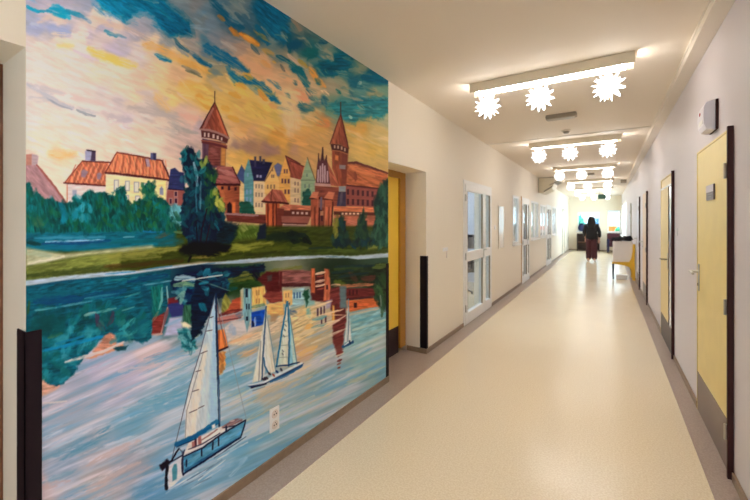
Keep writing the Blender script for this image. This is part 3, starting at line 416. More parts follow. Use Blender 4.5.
    for a, b, ww, c in (((40,190),(300,150),9,(12,90,106)),((100,210),(400,190),9,(10,66,108)),((420,180),(700,140),7,(12,66,104)),((100,268),(240,250),2.2,(100,160,170)),((240,250),(480,205),2,(84,140,158)),((430,190),(660,155),2,(60,124,140)),((430,302),(500,285),3,(140,168,164)),((500,285),(640,255),2.4,(104,154,150)),((560,75),(900,40),2,(50,120,126)),((700,180),(800,150),1.5,(90,140,136)),((680,270),(760,245),1.8,(90,140,140)),((560,140),(700,110),3,(10,70,86)),((60,210),(50,290),3,(60,84,54)),((720,75),(980,35),5,(10,60,98)),((820,100),(1010,72),1.8,(120,160,176))): stroke(q(a, b), ww, c, .85, dry=.3, soft=1)
    poly(q((30,410),(120,300),(300,290),(310,420),(180,450)), (10,68,72), 2.5, a=.75, rag=1.4)
    stroke(q((510,300),(520,360),(560,400)), 5, (80,52,76), .8); stroke(q((620,280),(610,340),(580,370)), 4, (84,52,72), .8); dabs(q((520,320),(600,320),(590,400),(530,400)), 8, [(30,86,90),(54,90,90)], 5, 8, 60, .8, 20, 43)
    stroke(q((150,540),(300,505),(430,470),(560,440)), 3.6, (20,124,172), .95); stroke(q((560,440),(700,400)), 3, (30,96,120), .8); stroke(q((240,490),(420,440)), 3, (26,110,150), .7)
    poly(q((480,545),(540,480),(560,440),(600,420),(640,440),(640,520),(560,560),(490,560)), (186,126,104), 1, rag=1.2, grain=.35); stroke(q((590,430),(600,460)), 4, (176,120,100)); 
    poly(q((430,590),(560,545),(680,480),(690,520),(560,560),(480,590)), (196,132,108), .8, rag=.6); stroke(q((305,612),(400,585),(560,540),(690,480)), 3, (196,182,182), .95)
    poly(q((620,520),(640,510),(720,500),(700,530),(650,545)), (18,64,74), .8, rag=.8); poly(q((130,735),(160,730),(180,760),(230,770),(245,785),(160,830),(130,860)), (186,140,124), 1, rag=1, grain=.3); stroke(q((170,830),(260,775)), 3, (196,150,140), .9); stroke(q((140,890),(310,875)), 2, (196,184,186), .8)
    stroke(q((180,560),(185,620)), 3, (16,90,104), .7); stroke(q((230,620),(330,700)), 6, (26,92,96), .7)
    q = lambda *p: Q(110, 270, p)
    poly(q((270,110),(350,100),(345,270),(300,320),(275,290)), (26,98,96), 1, rag=.8, grain=.4, gdir=80); stroke(q((345,120),(345,200),(325,260)), 2.5, (104,160,160), .9); stroke(q((300,140),(290,240)), 3, (40,110,100), .8); stroke(q((220,110),(270,250)), 8, (14,66,92), .6); stroke(q((150,290),(190,310),(230,250)), 4, (24,96,116), .8); stroke(q((10,480),(100,420),(200,400)), 7, (64,134,142), .7)
    dabs(q((20,340),(260,330),(270,440),(140,450),(30,420)), 34, [(40,120,132),(70,140,142),(24,92,104),(20,80,100)], 5, 9, -30, .8, 30, 45)
    poly(q((285,320),(365,282),(340,425),(278,430)), (124,46,42), .8, rag=.6, grain=.3); stroke(q((280,340),(320,280)), 3, (120,120,96), .8); line(q((385,250),(340,420)), 1.6, (176,140,130)); line(q((378,110),(390,240)), 1.6, (120,160,164)); poly(q((365,282),(395,240),(385,300),(345,425)), (116,80,88), .8)
    stroke(q((280,432),(345,425)), 2.4, (190,146,136), .9); poly(q((385,190),(440,180),(470,240),(385,240)), (110,34,44), .8); poly(q((380,230),(490,205),(495,300),(410,318)), (52,56,108), .8, rag=.5)
    poly(q((360,440),(395,320),(480,310),(480,430)), (164,164,190), 1.2); stroke(q((370,370),(470,330)), 4, (130,158,186), .8)
    poly(q((400,85),(450,30),(667,0),(680,260),(620,360),(605,440),(575,330),(490,240)), (10,30,60), 1, rag=1.2, grain=.4)
    dabs(q((420,110),(560,90),(560,220),(440,220)), 20, [(40,110,130),(20,60,96),(90,150,160),(14,44,84)], 5, 8, 40, .85, 40, 46); dabs(q((560,70),(667,60),(667,260),(580,300)), 26, [(10,24,54),(18,46,80),(26,80,110),(8,22,40)], 5, 9, 30, .85, 40, 47)
    stroke(q((440,60),(480,48),(560,62)), 5.5, (140,168,184), .95); stroke(q((430,105),(500,92),(560,98)), 5, (120,154,122), .95); stroke(q((570,185),(667,168)), 2, (140,160,184), .9); stroke(q((600,220),(630,270)), 6, (36,110,140), .95); stroke(q((580,80),(640,110)), 4, (60,120,150), .7)
    poly(q((495,235),(552,225),(550,330),(530,375),(480,350)), (50,92,74), 1, rag=1, grain=.4, gdir=80); stroke(q((440,190),(490,150),(470,220)), 4, (120,160,150), .8)
    poly(q((475,350),(500,345),(545,375),(520,388),(480,378)), (206,196,170), .8, rag=.8); poly(q((540,360),(572,305),(585,380),(612,380),(590,440),(550,470)), (186,178,150), 1, rag=1, grain=.3); stroke(q((610,360),(585,440)), 2.4, (30,60,60), .8)
    f = q((450,400),(500,385),(545,410),(570,470),(580,520),(530,545),(480,520)); poly(f, (36,104,116), 1, rag=1.4, grain=.4); dabs(f, 22, [(30,96,104),(70,140,150),(20,80,96),(110,160,170)], 3.4, 6, 40, .85, 40, 48)
    # mirrored town, right half
    q = lambda *p: Q(200, 270, p)
    poly(q((-10,-5),(330,-25),(430,-40),(430,60),(385,115),(200,140),(190,170),(90,200),(40,340),(0,420),(-60,480),(-60,200)), (10,34,54), 1, rag=1.2, grain=.4)
    dabs(q((0,0),(220,-10),(200,120),(0,150)), 34, [(12,28,50),(28,92,116),(60,140,156),(14,50,72),(20,40,70)], 4.5, 8, -20, .85, 35, 49); stroke(q((60,40),(140,20)), 5, (70,150,166), .8); stroke(q((0,90),(50,80)), 4, (40,130,150), .8); stroke(q((5,225),(35,270)), 6, (34,116,138), .9)
    poly(q((190,100),(230,70),(420,40),(460,60),(385,120),(260,130),(180,170)), (42,66,34), 1.2, rag=1.4, grain=.4, gdir=-6); stroke(q((200,70),(420,30),(667,-15)), 6, (104,108,36), .9, soft=2); stroke(q((280,30),(320,20)), 6, (120,120,44), .9); stroke(q((360,15),(385,50)), 8, (10,16,42), .95); stroke(q((180,130),(240,120)), 4, (20,76,80), .8)
    poly(q((170,160),(208,222),(185,270),(140,290),(150,200)), (136,136,50), .8, rag=.8, grain=.4, gdir=60); poly(q((215,200),(275,178),(275,272),(150,296),(190,250)), (178,78,42), .8, rag=.7, grain=.3); stroke(q((130,300),(275,262)), 4, (96,34,40), .9)
    poly(q((105,320),(270,285),(275,320),(150,360),(110,360)), (176,114,110), .8, rag=.6); line(q((110,345),(270,318)), 1.4, (110,60,66)); stroke(q((245,300),(275,295)), 5, (96,110,130), .8)
    poly(q((155,385),(230,330),(300,335),(312,410),(240,450),(160,480)), (190,182,184), 1, rag=.8); stroke(q((205,380),(225,420)), 9, (140,162,186), .8, soft=2); poly(q((200,460),(420,390),(560,290),(667,260),(667,330),(500,420),(300,500),(200,500)), (206,180,150), 1.5, rag=1, a=.75, grain=.3, gdir=-24)
    poly(q((268,135),(285,120),(342,125),(347,290),(312,415),(285,290)), (120,160,172), .7, grain=.25, gdir=90); poly(q((268,135),(288,120),(288,260),(268,260)), (196,170,120), .8, a=.7); poly(q((345,118),(432,105),(442,232),(345,262)), (214,170,86), .7, grain=.25, gdir=90); win(q, [(302,125,318,182),(305,225,313,262),(322,225,330,262),(305,310,320,338)], (28,40,62)); win(q, [(372,135,380,170),(388,132,396,168),(372,192,380,222),(390,190,398,222)], (170,120,64))
    stroke(q((345,245),(430,230)), 3, (60,120,120), .8); poly(q((342,282),(432,262),(442,355),(400,370),(342,382)), (16,72,164), .7, grain=.3); stroke(q((365,320),(368,370)), 2.4, (150,170,200), .9); stroke(q((350,340),(352,375)), 2.4, (20,24,60), .9); stroke(q((410,290),(420,330)), 4, (30,90,190), .8)
    poly(q((382,60),(440,10),(530,10),(535,150),(445,160),(430,110)), (82,30,34), 1, rag=.8, grain=.3); poly(q((445,40),(480,30),(478,70),(450,78)), (70,78,76), .8, a=.7); poly(q((418,172),(445,145),(548,145),(548,212),(468,222)), (132,58,52), .8, rag=.5, grain=.3); poly(q((525,5),(690,0),(690,100),(545,100)), (140,88,82), 1, grain=.4, gdir=-6); stroke(q((540,104),(700,92)), 5, (72,30,36), .95); poly(q((530,10),(548,10),(545,145),(525,130)), (90,34,38), .7)
    poly(q((440,225),(470,222),(550,214),(560,300),(480,310),(450,290)), (210,164,92), .8, rag=.6, grain=.3); poly(q((552,140),(612,130),(612,230),(552,225)), (210,168,96), .8); win(q, [(568,155,576,185),(585,152,593,182),(568,200,576,220)], (160,120,80)); poly(q((612,130),(690,122),(690,190),(612,205)), (150,180,196), .8); win(q, [(622,145,632,190),(640,142,652,190)], (70,110,160)); stroke(q((592,250),(700,210)), 3.6, (212,200,190), .95); stroke(q((590,225),(680,195)), 4, (70,50,70), .9); stroke(q((600,280),(640,300)), 7, (74,96,130), .9); poly(q((470,300),(530,290),(500,340),(470,345)), (164,124,90), 1, a=.8)
    q = lambda *p: Q(290, 270, p)
    poly(q((-50,0),(140,5),(140,108),(-40,100)), (128,78,76), 1, grain=.4, gdir=-6); stroke(q((-50,98),(140,100)), 4, (66,28,34), .95); stroke(q((0,40),(120,30)), 4, (160,104,98), .7)
    poly(q((0,130),(60,122),(95,118),(95,230),(0,250)), (146,178,186), .8, grain=.25); poly(q((0,135),(14,132),(14,230),(0,235)), (208,166,90), .7); win(q, [(22,150,32,190),(42,148,52,188),(60,146,70,186)], (60,96,140)); poly(q((90,160),(160,140),(165,230),(100,250)), (130,166,166), 1); poly(q((82,165),(95,130),(120,128),(128,165),(115,230),(105,250),(100,200)), (30,74,56), .8, rag=1)
    poly(q((135,95),(260,90),(285,205),(230,215),(140,200)), (88,36,38), 1, rag=.6, grain=.35); poly(q((140,-10),(166,-12),(166,155),(140,150)), (176,88,46), .7, grain=.3, gdir=90); poly(q((228,-10),(262,-5),(272,150),(285,198),(222,205)), (178,96,62), .7, grain=.3, gdir=90); poly(q((168,20),(226,20),(224,180),(168,160)), (76,30,36), .7); win(q, [(240,100,252,130)], (50,28,44))
    for y in (18, 72, 100): stroke(q((172,y+8),(228,y-4)), 2.6, (212,184,156), .95)
    for y in (45, 130): stroke(q((180,y),(222,y-6)), 1.8, (150,70,56), .9)
    poly(q((262,0),(300,-25),(500,-30),(648,-45),(648,270),(605,210),(570,130),(480,98),(330,112),(270,60)), (38,50,36), 1.2, rag=1.4, grain=.45, gdir=-8); stroke(q((300,80),(370,110)), 6, (96,110,34), .8); stroke(q((400,20),(440,70)), 6, (84,54,44), .7); stroke(q((480,60),(560,50)), 6, (96,52,46), .8); stroke(q((300,-5),(480,-15)), 4, (60,80,40), .7); stroke(q((560,-20),(640,-30)), 5, (100,116,56), .8)
    for a, b in (((280,20),(420,0)),((330,45),(520,20)),((300,-20),(560,-28))): stroke(q(a, b), 3, (30,52,62), .7)
    poly(q((370,122),(575,120),(575,172),(372,195)), (104,42,42), .8, grain=.25); win(q, [(392,135,402,168),(415,133,425,166),(440,132,450,162)], (66,26,36)); stroke(q((340,108),(570,94)), 3.4, (180,108,72), .95); stroke(q((275,102),(330,100)), 2.6, (214,170,140), .9); poly(q((378,205),(550,183),(600,215),(600,242),(400,278),(378,268)), (198,98,40), .8, rag=.5, grain=.3); win(q, [(425,218,445,252)], (60,25,32)); stroke(q((372,196),(550,180)), 2.6, (70,26,34), .9)
    poly(q((270,120),(330,110),(372,220),(372,350),(352,480),(300,520),(285,480),(280,300),(262,205)), (104,46,46), .9, rag=.8, grain=.4, gdir=-20); poly(q((328,108),(375,105),(375,250),(335,258)), (92,112,118), 1, rag=.7); poly(q((295,465),(360,455),(345,560),(320,580),(300,530)), (108,48,46), 1, rag=.7, a=.9)
    poly(q((395,300),(500,272),(640,250),(648,420),(520,470),(400,490)), (128,170,178), 2, a=.7, grain=.3, gdir=-20); stroke(q((400,300),(600,250)), 3, (200,176,150), .8); stroke(q((420,350),(640,290)), 3, (92,150,168), .8); stroke(q((420,400),(640,330)), 3, (176,190,184), .8); stroke(q((440,450),(640,390)), 4, (150,178,180), .7)
    dabs(q((560,60),(648,40),(648,260),(610,260),(570,190)), 40, [(40,66,44),(56,84,54),(34,56,46),(70,100,66)], 4, 8, 75, .85, 20, 51); stroke(q((612,180),(612,310)), 3, (60,90,70), .8); line(q((602,170),(606,240)), 1.4, (130,140,130), .7)
    poly(q((0,300),(100,255),(180,245),(185,330),(160,420),(60,500),(0,520)), (204,178,128), 2, a=.7, rag=1.5, grain=.35, gdir=-24); win(q, [(178,255,190,310),(200,248,212,300),(222,240,232,300),(205,330,215,360),(232,310,242,350)], (80,56,72)); poly(q((240,205),(280,195),(268,250),(240,262)), (150,140,166), .8, a=.8); poly(q((282,235),(295,240),(298,340),(280,350)), (214,160,60), .8); stroke(q((120,260),(125,310)), 5, (110,160,160), .8)
    for a, b, ww, c in (((140,250),(282,205),2.6,(218,192,156)),((160,315),(355,262),2.4,(216,188,150)),((200,300),(380,300),1.2,(214,176,140)),((90,410),(330,335),3,(218,190,146)),((150,330),(240,310),4,(90,150,164)),((140,385),(240,360),3,(84,140,156)),((140,490),(372,392),2.6,(204,190,166)),((250,380),(372,300),2.2,(206,180,160)),((240,350),(330,335),2,(220,196,170)),((95,385),(150,365),5,(216,166,84)),((30,300),(110,280),4,(216,182,120)),((60,330),(150,300),4,(220,196,150)),((40,440),(200,380),3,(200,182,150)),((100,455),(250,400),2.6,(150,160,168))): stroke(q(a, b), ww, c, .9, dry=.3, soft=.9, taper=.7)
    q = lambda *p: Q(290, 325, p)
    stroke(q((318,240),(340,230)), 2.4, (110,44,46), .95); stroke(q((315,262),(335,252)), 2, (120,56,50), .95); stroke(q((318,288),(334,280)), 1.8, (124,64,58), .95); stroke(q((310,195),(350,180)), 2.6, (120,50,46), .9); stroke(q((300,212),(358,185)), 1.6, (196,186,170), .9)
    for a, b, ww, c in (((300,330),(420,280),3,(104,150,172)),((190,250),(260,205),2,(196,196,182)),((80,480),(300,360),2,(180,190,182)),((60,200),(180,140),6,(206,170,104)),((30,260),(150,200),4,(190,160,140)),((370,400),(640,270),4,(170,182,172)),((440,160),(640,60),3,(180,190,180)),((380,380),(520,340),4,(164,170,160)),((0,420),(150,340),3,(196,172,140)),((40,500),(380,330),2.5,(120,156,176)),((430,250),(640,160),4,(130,170,178)),((0,330),(140,265),3,(206,186,156))): stroke(q(a, b), ww, c, .85, dry=.4, soft=1, taper=.7)
    q = lambda *p: Q(200, 335, p)
    for a, b, ww, c in (((140,70),(360,0),3,(200,160,120)),((180,60),(390,-20),4,(210,174,134)),((270,150),(390,95),5,(196,154,108)),((250,130),(390,80),3,(206,170,130)),((160,210),(330,150),5,(130,160,172)),((130,290),(330,210),6,(104,150,176)),((270,270),(350,240),3,(192,176,150)),((140,330),(320,280),6,(112,154,178)),((150,400),(330,350),5,(130,164,182)),((200,450),(360,390),2.6,(190,186,184)),((350,390),(560,310),4,(196,176,150)),((400,430),(667,310),4,(150,166,178)),((480,370),(667,290),3,(186,172,150)),((140,480),(280,440),3,(186,182,184)),((450,480),(667,360),3,(140,166,182))): stroke(q(a, b), ww, c, .85, dry=.4, soft=1, taper=.7)

def paint_boats():
    # big sailing boat
    line([(182,281),(222,275)], 1.2, (186,184,182)); stroke([(196,279),(230,291)], 1.2, (110,140,130), .6)
    q = lambda *p: Q(200, 335, p)
    poly(q((112,-30),(160,-40),(172,0),(187,78),(122,102)), (206,112,38), .7, grain=.3, gdir=80); poly(q((112,-30),(130,-35),(128,95),(116,100)), (164,84,36), .7); line(q((118,108),(187,78)), 2, (50,20,36)); poly(q((120,120),(172,108),(165,160),(170,195),(150,255),(128,265)), (196,130,54), .8, rag=1, grain=.4, gdir=60); stroke(q((130,120),(150,170)), 4, (150,84,40), .8); stroke(q((150,200),(135,240)), 4, (150,104,56), .8)
    line([(215.5,296),(219,318),(226,345)], .9, (110,80,86)); line([(217,298),(228,345),(240,394),(246,418)], .8, (130,140,152), .8)
    sail = [(215.2,295),(216.5,330),(217.3,380),(217.6,421),(200,430),(184.5,440),(186,405),(190,385),(200,352)]
    poly(sail, (208,200,196), .6, grain=.12, gdir=80, col2=(156,184,206), cdir=0); poly([(213,310),(216.5,310),(217.4,421),(209,425)], (150,182,208), 1.5, a=.7); stroke([(206,345),(196,400),(192,434)], 7, (218,202,186), .6, soft=3); stroke([(212,320),(207,380),(204,428)], 4, (192,198,204), .7, soft=2)
    line([(215.2,294),(200,352),(190,384),(183.6,410),(171.6,459)], .9, (84,86,104)); line([(203,353),(186.5,411),(185,440)], .8, (120,116,124), .8)
    for a, b in (((200.5,353.5),(207,351)),((195.5,371.5),(200.5,370.3)),((192,391.5),(198.5,389.5)),((198,408.5),(204,405.5)),((189,412.8),(197,409.5)),((209,318),(213,316.5)),((206,331),(212,330))): line([a, b], .9, (80,66,78))
    stroke([(215.6,294),(217.5,360),(219.3,431)], 2.2, (26,44,76), taper=.1, dry=0); line([(217.6,380),(220.4,431)], .9, (90,120,150))
    q = lambda *p: Q(150, 410, p, 6.25)
    poly(q((110,352),(205,285),(210,410),(150,470),(112,498)), (196,196,206), .6); poly(q((140,445),(136,370),(150,338),(165,335),(170,370),(166,430)), (76,134,154), .6)
    poly(q((203,290),(330,232),(440,152),(597,62),(590,95),(566,168),(400,278),(212,402)), (72,130,166), .6, grain=.3, gdir=-28, col2=(84,144,178)); stroke(q((230,330),(420,215),(570,120)), 4, (112,160,188), .7, soft=1.5); stroke(q((220,380),(390,275),(560,170)), 3, (40,84,126), .9)
    poly(q((205,285),(240,205),(420,110),(590,58),(470,128),(330,225)), (204,194,194), .6); poly(q((260,200),(280,190),(285,235),(262,240)), (166,104,104)); poly(q((298,165),(318,160),(322,215),(300,215)), (160,96,96)); poly(q((275,165),(290,160),(292,225),(280,225)), (84,40,56), .5); stroke(q((330,200),(430,130)), 4, (214,206,204), .9); line(q((240,245),(330,210),(435,145)), 1.2, (60,60,84)); stroke(q((320,190),(420,120)), 1.6, (150,110,112)); stroke(q((455,105),(520,75),(570,60)), 4.2, (128,86,90), .9); line(q((460,110),(540,95),(596,62)), 1.2, (40,36,60)); stroke(q((500,70),(525,65)), 2, (180,150,150))
    stroke(q((165,215),(280,165),(420,72)), 4.8, (12,88,134), taper=.05, dry=.1); line(q((165,232),(285,180)), 1.1, (10,50,86)); poly(q((385,95),(405,85),(408,110),(388,118)), (206,206,210)); line(q((135,312),(180,240)), 1.8, (30,24,46)); line(q((180,240),(200,260),(205,290)), 1.4, (70,80,104)); line(q((130,325),(205,280),(215,250)), 1.4, (50,48,74))
    line(q((205,285),(200,340),(205,405)), 2.2, (44,40,66)); line(q((205,402),(400,278),(566,170)), 2, (20,30,62)); line(q((205,292),(330,235),(440,155),(597,62)), 1.6, (34,34,60)); line(q((597,62),(588,100),(566,170)), 1.5, (26,36,66))
    for a, b in (((322,238),(322,286)),((392,198),(390,246)),((428,172),(428,222)),((475,100),(475,136)),((228,312),(226,352))): line(q(a, b), 1.7, (26,30,58))
    stroke(q((106,350),(100,420),(102,492)), 3.4, (24,12,36), taper=.05, dry=0); poly(q((58,345),(108,305),(128,330),(75,382),(66,372)), (32,16,38), .7, rag=.5); line(q((115,330),(140,312)), 1.8, (30,16,38))
    for a, b, ww, c in (((120,495),(300,390),1.4,(206,208,216)),((160,490),(420,330),1.6,(190,198,210)),((200,480),(330,410),1.2,(96,116,148)),((230,440),(400,340),1.2,(84,108,140)),((260,490),(440,370),1.6,(186,198,210)),((300,440),(470,310),1.3,(206,208,214)),((400,300),(600,165),1.2,(70,84,116)),((420,310),(610,200),1.6,(196,202,210)),((350,380),(450,310),1.2,(100,124,154)),((280,470),(380,420),1.6,(104,134,164)),((100,520),(200,450),1.5,(190,196,206))): stroke(q(a, b), ww, c, .9, dry=.3, soft=.6)
    # two-sail boat in the middle
    q = lambda *p: Q(200, 335, p)
    poly(q((412,-20),(440,-200),(444,-100),(450,100),(425,290),(410,300),(348,318)), (208,202,190), .6, grain=.15, gdir=80, col2=(190,194,192)); poly(q((440,-200),(452,-60),(472,60),(490,170),(500,242),(460,255),(435,220),(425,150),(428,20)), (196,200,198), .6, col2=(206,196,180), grain=.15, gdir=80)
    stroke(q((440,-190),(428,0),(418,150),(412,300)), 1.6, (64,88,114), taper=.1, dry=0); stroke(q((424,150),(430,205),(450,245),(470,262)), 1.8, (40,96,134), dry=0); line(q((440,-150),(480,80),(502,240)), 1, (120,140,150)); line(q((404,40),(390,310)), 1, (130,130,134))
    poly(q((580,-222),(545,-20),(508,208),(590,205),(596,60),(596,-80)), (176,194,190), .6, grain=.15, gdir=80, col2=(206,200,184)); poly(q((582,-222),(602,-80),(625,60),(645,200),(590,206),(596,60)), (128,176,194), .6, grain=.2, gdir=80); poly(q((610,-20),(640,190),(622,198),(606,60)), (186,196,190), .7, a=.8)
    stroke(q((580,-222),(545,-20),(508,210)), 1.7, (34,108,148), taper=.1, dry=0); stroke(q((584,-220),(594,0),(590,206)), 1.8, (40,96,132), taper=.1, dry=0); line(q((584,-220),(620,20),(646,198)), 1, (90,130,150)); stroke(q((508,208),(590,200),(660,180)), 1.6, (30,56,94), dry=0)
    for x, y in ((566,-70),(560,-40),(556,0),(548,100),(546,120)): line(q((x,y),(x+8,y+12)), 1.2, (86,96,104), .8)
    for y in (-90, 10, 70, 150): line(q((548+(-y)*.12,y),(590,y-4)), .7, (120,130,128), .8)
    poly(q((315,332),(420,312),(500,262),(680,180),(690,195),(560,262),(450,312),(345,352)), (196,202,210), .6); poly(q((318,340),(430,322),(520,275),(690,188),(675,215),(560,275),(450,318),(340,352)), (30,50,86), .6); stroke(q((470,310),(560,275),(680,205)), 3, (36,88,134), .9); line(q((340,352),(440,325)), 1.6, (20,26,54)); line(q((350,372),(430,345)), 1.1, (120,130,140), .8)
    for x, y, c in ((462,252,(44,28,44)),(490,262,(150,72,56)),(432,285,(40,34,56)),(420,290,(50,44,60)),(512,238,(20,60,110)),(540,225,(60,60,80)),(445,282,(60,50,60))): stroke(q((x-5,y),(x+5,y+12)), 2.2, c, dry=0)
    # small boat far off
    q = lambda *p: Q(290, 270, p)
    poly(q((388,195),(398,330),(408,468),(362,482),(378,340)), (206,208,208), .6); line(q((387,195),(392,330),(384,475)), 1.2, (96,124,140)); line(q((388,250),(375,470)), .8, (170,180,184)); stroke(q((355,512),(385,495),(415,478)), 3.4, (40,82,120), taper=.1, dry=0); stroke(q((360,500),(410,470)), 1.2, (200,206,210), dry=0); stroke(q((395,470),(400,490)), 2, (30,52,86), dry=0)

def paint_all():
    paint_sky(); paint_town(); paint_bank(); paint_water(); paint_boats()

# ------------------------------------------------------------------ scene helpers
D = bpy.data
COL = bpy.context.scene.collection
def lin(c):
    return tuple((v/255/12.92 if v/255 <= .04045 else ((v/255+.055)/1.055)**2.4) for v in c)
def mat(name, rgb, rough=.6, metal=0.0, spec=.5, noise=0.0, nscale=40.0, bump=0.0, rgb2=None, coat=0.0):
    m = D.materials.new(name); m.use_nodes = True
    nt = m.node_tree; b = nt.nodes['Principled BSDF']
    c = lin(rgb)+(1,)
    b.inputs['Base Color'].default_value = c; b.inputs['Roughness'].default_value = rough
    b.inputs['Metallic'].default_value = metal; b.inputs['Specular IOR Level'].default_value = spec
    b.inputs['Coat Weight'].default_value = coat
    if noise or bump or rgb2:
        tc = nt.nodes.new('ShaderNodeTexCoord'); n = nt.nodes.new('ShaderNodeTexNoise')
        n.inputs['Scale'].default_value = nscale; n.inputs['Detail'].default_value = 4
        nt.links.new(tc.outputs['Object'], n.inputs['Vector'])
        if noise or rgb2:
            r = nt.nodes.new('ShaderNodeValToRGB')
            c2 = lin(rgb2)+(1,) if rgb2 else tuple(v*(1-noise) for v in c[:3])+(1,)
            r.color_ramp.elements[0].position = .35; r.color_ramp.elements[1].position = .65
            r.color_ramp.elements[0].color = c2; r.color_ramp.elements[1].color = c
            nt.links.new(n.outputs['Fac'], r.inputs['Fac']); nt.links.new(r.outputs['Color'], b.inputs['Base Color'])
        if bump:
            bp = nt.nodes.new('ShaderNodeBump'); bp.inputs['Strength'].default_value = bump; bp.inputs['Distance'].default_value = .002
            nt.links.new(n.outputs['Fac'], bp.inputs['Height']); nt.links.new(bp.outputs['Normal'], b.inputs['Normal'])
    return m
def emis(name, rgb, s):
    m = D.materials.new(name); m.use_nodes = True; nt = m.node_tree; nt.nodes.clear()
    o = nt.nodes.new('ShaderNodeOutputMaterial'); e = nt.nodes.new('ShaderNodeEmission')
    e.inputs['Color'].default_value = tuple(rgb)+(1,); e.inputs['Strength'].default_value = s
    nt.links.new(e.outputs[0], o.inputs[0]); return m
def glass(name, tint=(.93,.96,.98), k=1.0):
    m = D.materials.new(name); m.use_nodes = True; nt = m.node_tree; nt.nodes.clear()
    o = nt.nodes.new('ShaderNodeOutputMaterial'); t = nt.nodes.new('ShaderNodeBsdfTransparent'); g = nt.nodes.new('ShaderNodeBsdfGlossy')
    fr = nt.nodes.new('ShaderNodeFresnel'); ge = nt.nodes.new('ShaderNodeNewGeometry'); ma = nt.nodes.new('ShaderNodeMapRange'); ma.inputs['To Min'].default_value = 1.45; ma.inputs['To Max'].default_value = 1/1.45; nt.links.new(ge.outputs['Backfacing'], ma.inputs['Value']); nt.links.new(ma.outputs['Result'], fr.inputs['IOR']); mx = nt.nodes.new('ShaderNodeMixShader')
    t.inputs['Color'].default_value = tint+(1,); g.inputs['Roughness'].default_value = .03
    nt.links.new(fr.outputs[0], mx.inputs[0]); nt.links.new(t.outputs[0], mx.inputs[1]); nt.links.new(g.outputs[0], mx.inputs[2]); nt.links.new(mx.outputs[0], o.inputs[0])
    return m

class MB:
    def __init__(s): s.bm = bmesh.new()
    def box(s, x0, x1, y0, y1, z0, z1, bevel=0.0):
        vs = [s.bm.verts.new((x, y, z)) for x in (x0, x1) for y in (y0, y1) for z in (z0, z1)]
        fs = [s.bm.faces.new([vs[i] for i in f]) for f in ((0,1,3,2),(4,6,7,5),(0,4,5,1),(2,3,7,6),(0,2,6,4),(1,5,7,3))]
        if bevel:
            es = {e for f in fs for e in f.edges}
            bmesh.ops.bevel(s.bm, geom=list(es), offset=bevel, segments=2, affect='EDGES', profile=.5)
        return s
    def cyl(s, p0, p1, r0, r1=None, n=14):
        r1 = r0 if r1 is None else r1
        a, b = Vector(p0), Vector(p1); d = (b-a).normalized()
        u = d.orthogonal().normalized(); w = d.cross(u)
        A = [s.bm.verts.new(a+(u*math.cos(2*math.pi*i/n)+w*math.sin(2*math.pi*i/n))*r0) for i in range(n)]
        B = [s.bm.verts.new(b+(u*math.cos(2*math.pi*i/n)+w*math.sin(2*math.pi*i/n))*r1) for i in range(n)]
        for i in range(n): s.bm.faces.new((A[i], A[(i+1) % n], B[(i+1) % n], B[i]))
        s.bm.faces.new(A[::-1]); s.bm.faces.new(B); return s
    def tube(s, pts, r, n=10):
        for a, b in zip(pts, pts[1:]): s.cyl(a, b, r, r, n)
        for p in pts[1:-1]: s.ball(p, r, r, r, 8, 6)
        return s
    def ball(s, c, rx, ry, rz, u=16, v=10):
        bmesh.ops.create_uvsphere(s.bm, u_segments=u, v_segments=v, radius=1, matrix=Matrix.Translation(c) @ Matrix.Diagonal((rx, ry, rz, 1))); return s
    def prism(s, pts, axis, a, b):
        f = {'x': lambda p, t: (t, p[0], p[1]), 'y': lambda p, t: (p[0], t, p[1]), 'z': lambda p, t: (p[0], p[1], t)}[axis]
        A = [s.bm.verts.new(f(p, a)) for p in pts]; B = [s.bm.verts.new(f(p, b)) for p in pts]; n = len(pts)
        s.bm.faces.new(A[::-1]); s.bm.faces.new(B)
        for i in range(n): s.bm.faces.new((A[i], A[(i+1) % n], B[(i+1) % n], B[i]))
        return s
    def build(s, name, m, parent=None, smooth=False, off=None):
        if off is not None: bmesh.ops.translate(s.bm, verts=s.bm.verts, vec=[-v for v in off])
        bmesh.ops.recalc_face_normals(s.bm, faces=s.bm.faces)
        me = D.meshes.new(name); s.bm.to_mesh(me); s.bm.free()
        if smooth:
            for p in me.polygons: p.use_smooth = True
        o = D.objects.new(name, me); me.materials.append(m); COL.objects.link(o)
        if parent is not None: o.parent = parent
        return o
def tag(o, label, cat, group=None):
    o['label'] = label; o['category'] = cat
    if group: o['group'] = group
    return o
def thing(name, label, cat, loc, group=None, rz=0):
    o = D.objects.new(name, None); o.empty_display_size = .1; COL.objects.link(o); o.location = loc; o.rotation_euler.z = rz
    return tag(o, label, cat, group)
def struct(o): o['kind'] = 'structure'; return o
def copy_tree(o, parent=None):
    c = o.copy(); COL.objects.link(c)
    if parent is not None: c.parent = parent
    for ch in [k for k in D.objects if k.parent == o]: copy_tree(ch, c)
    return c
def xp(px, Y):                       # corridor X of an image column on the plane at depth Y
    t = (px-CX)/F; return Y*(t*CT-ST)/(CT+t*ST)
def zc(X, Y): return -X*ST+Y*CT

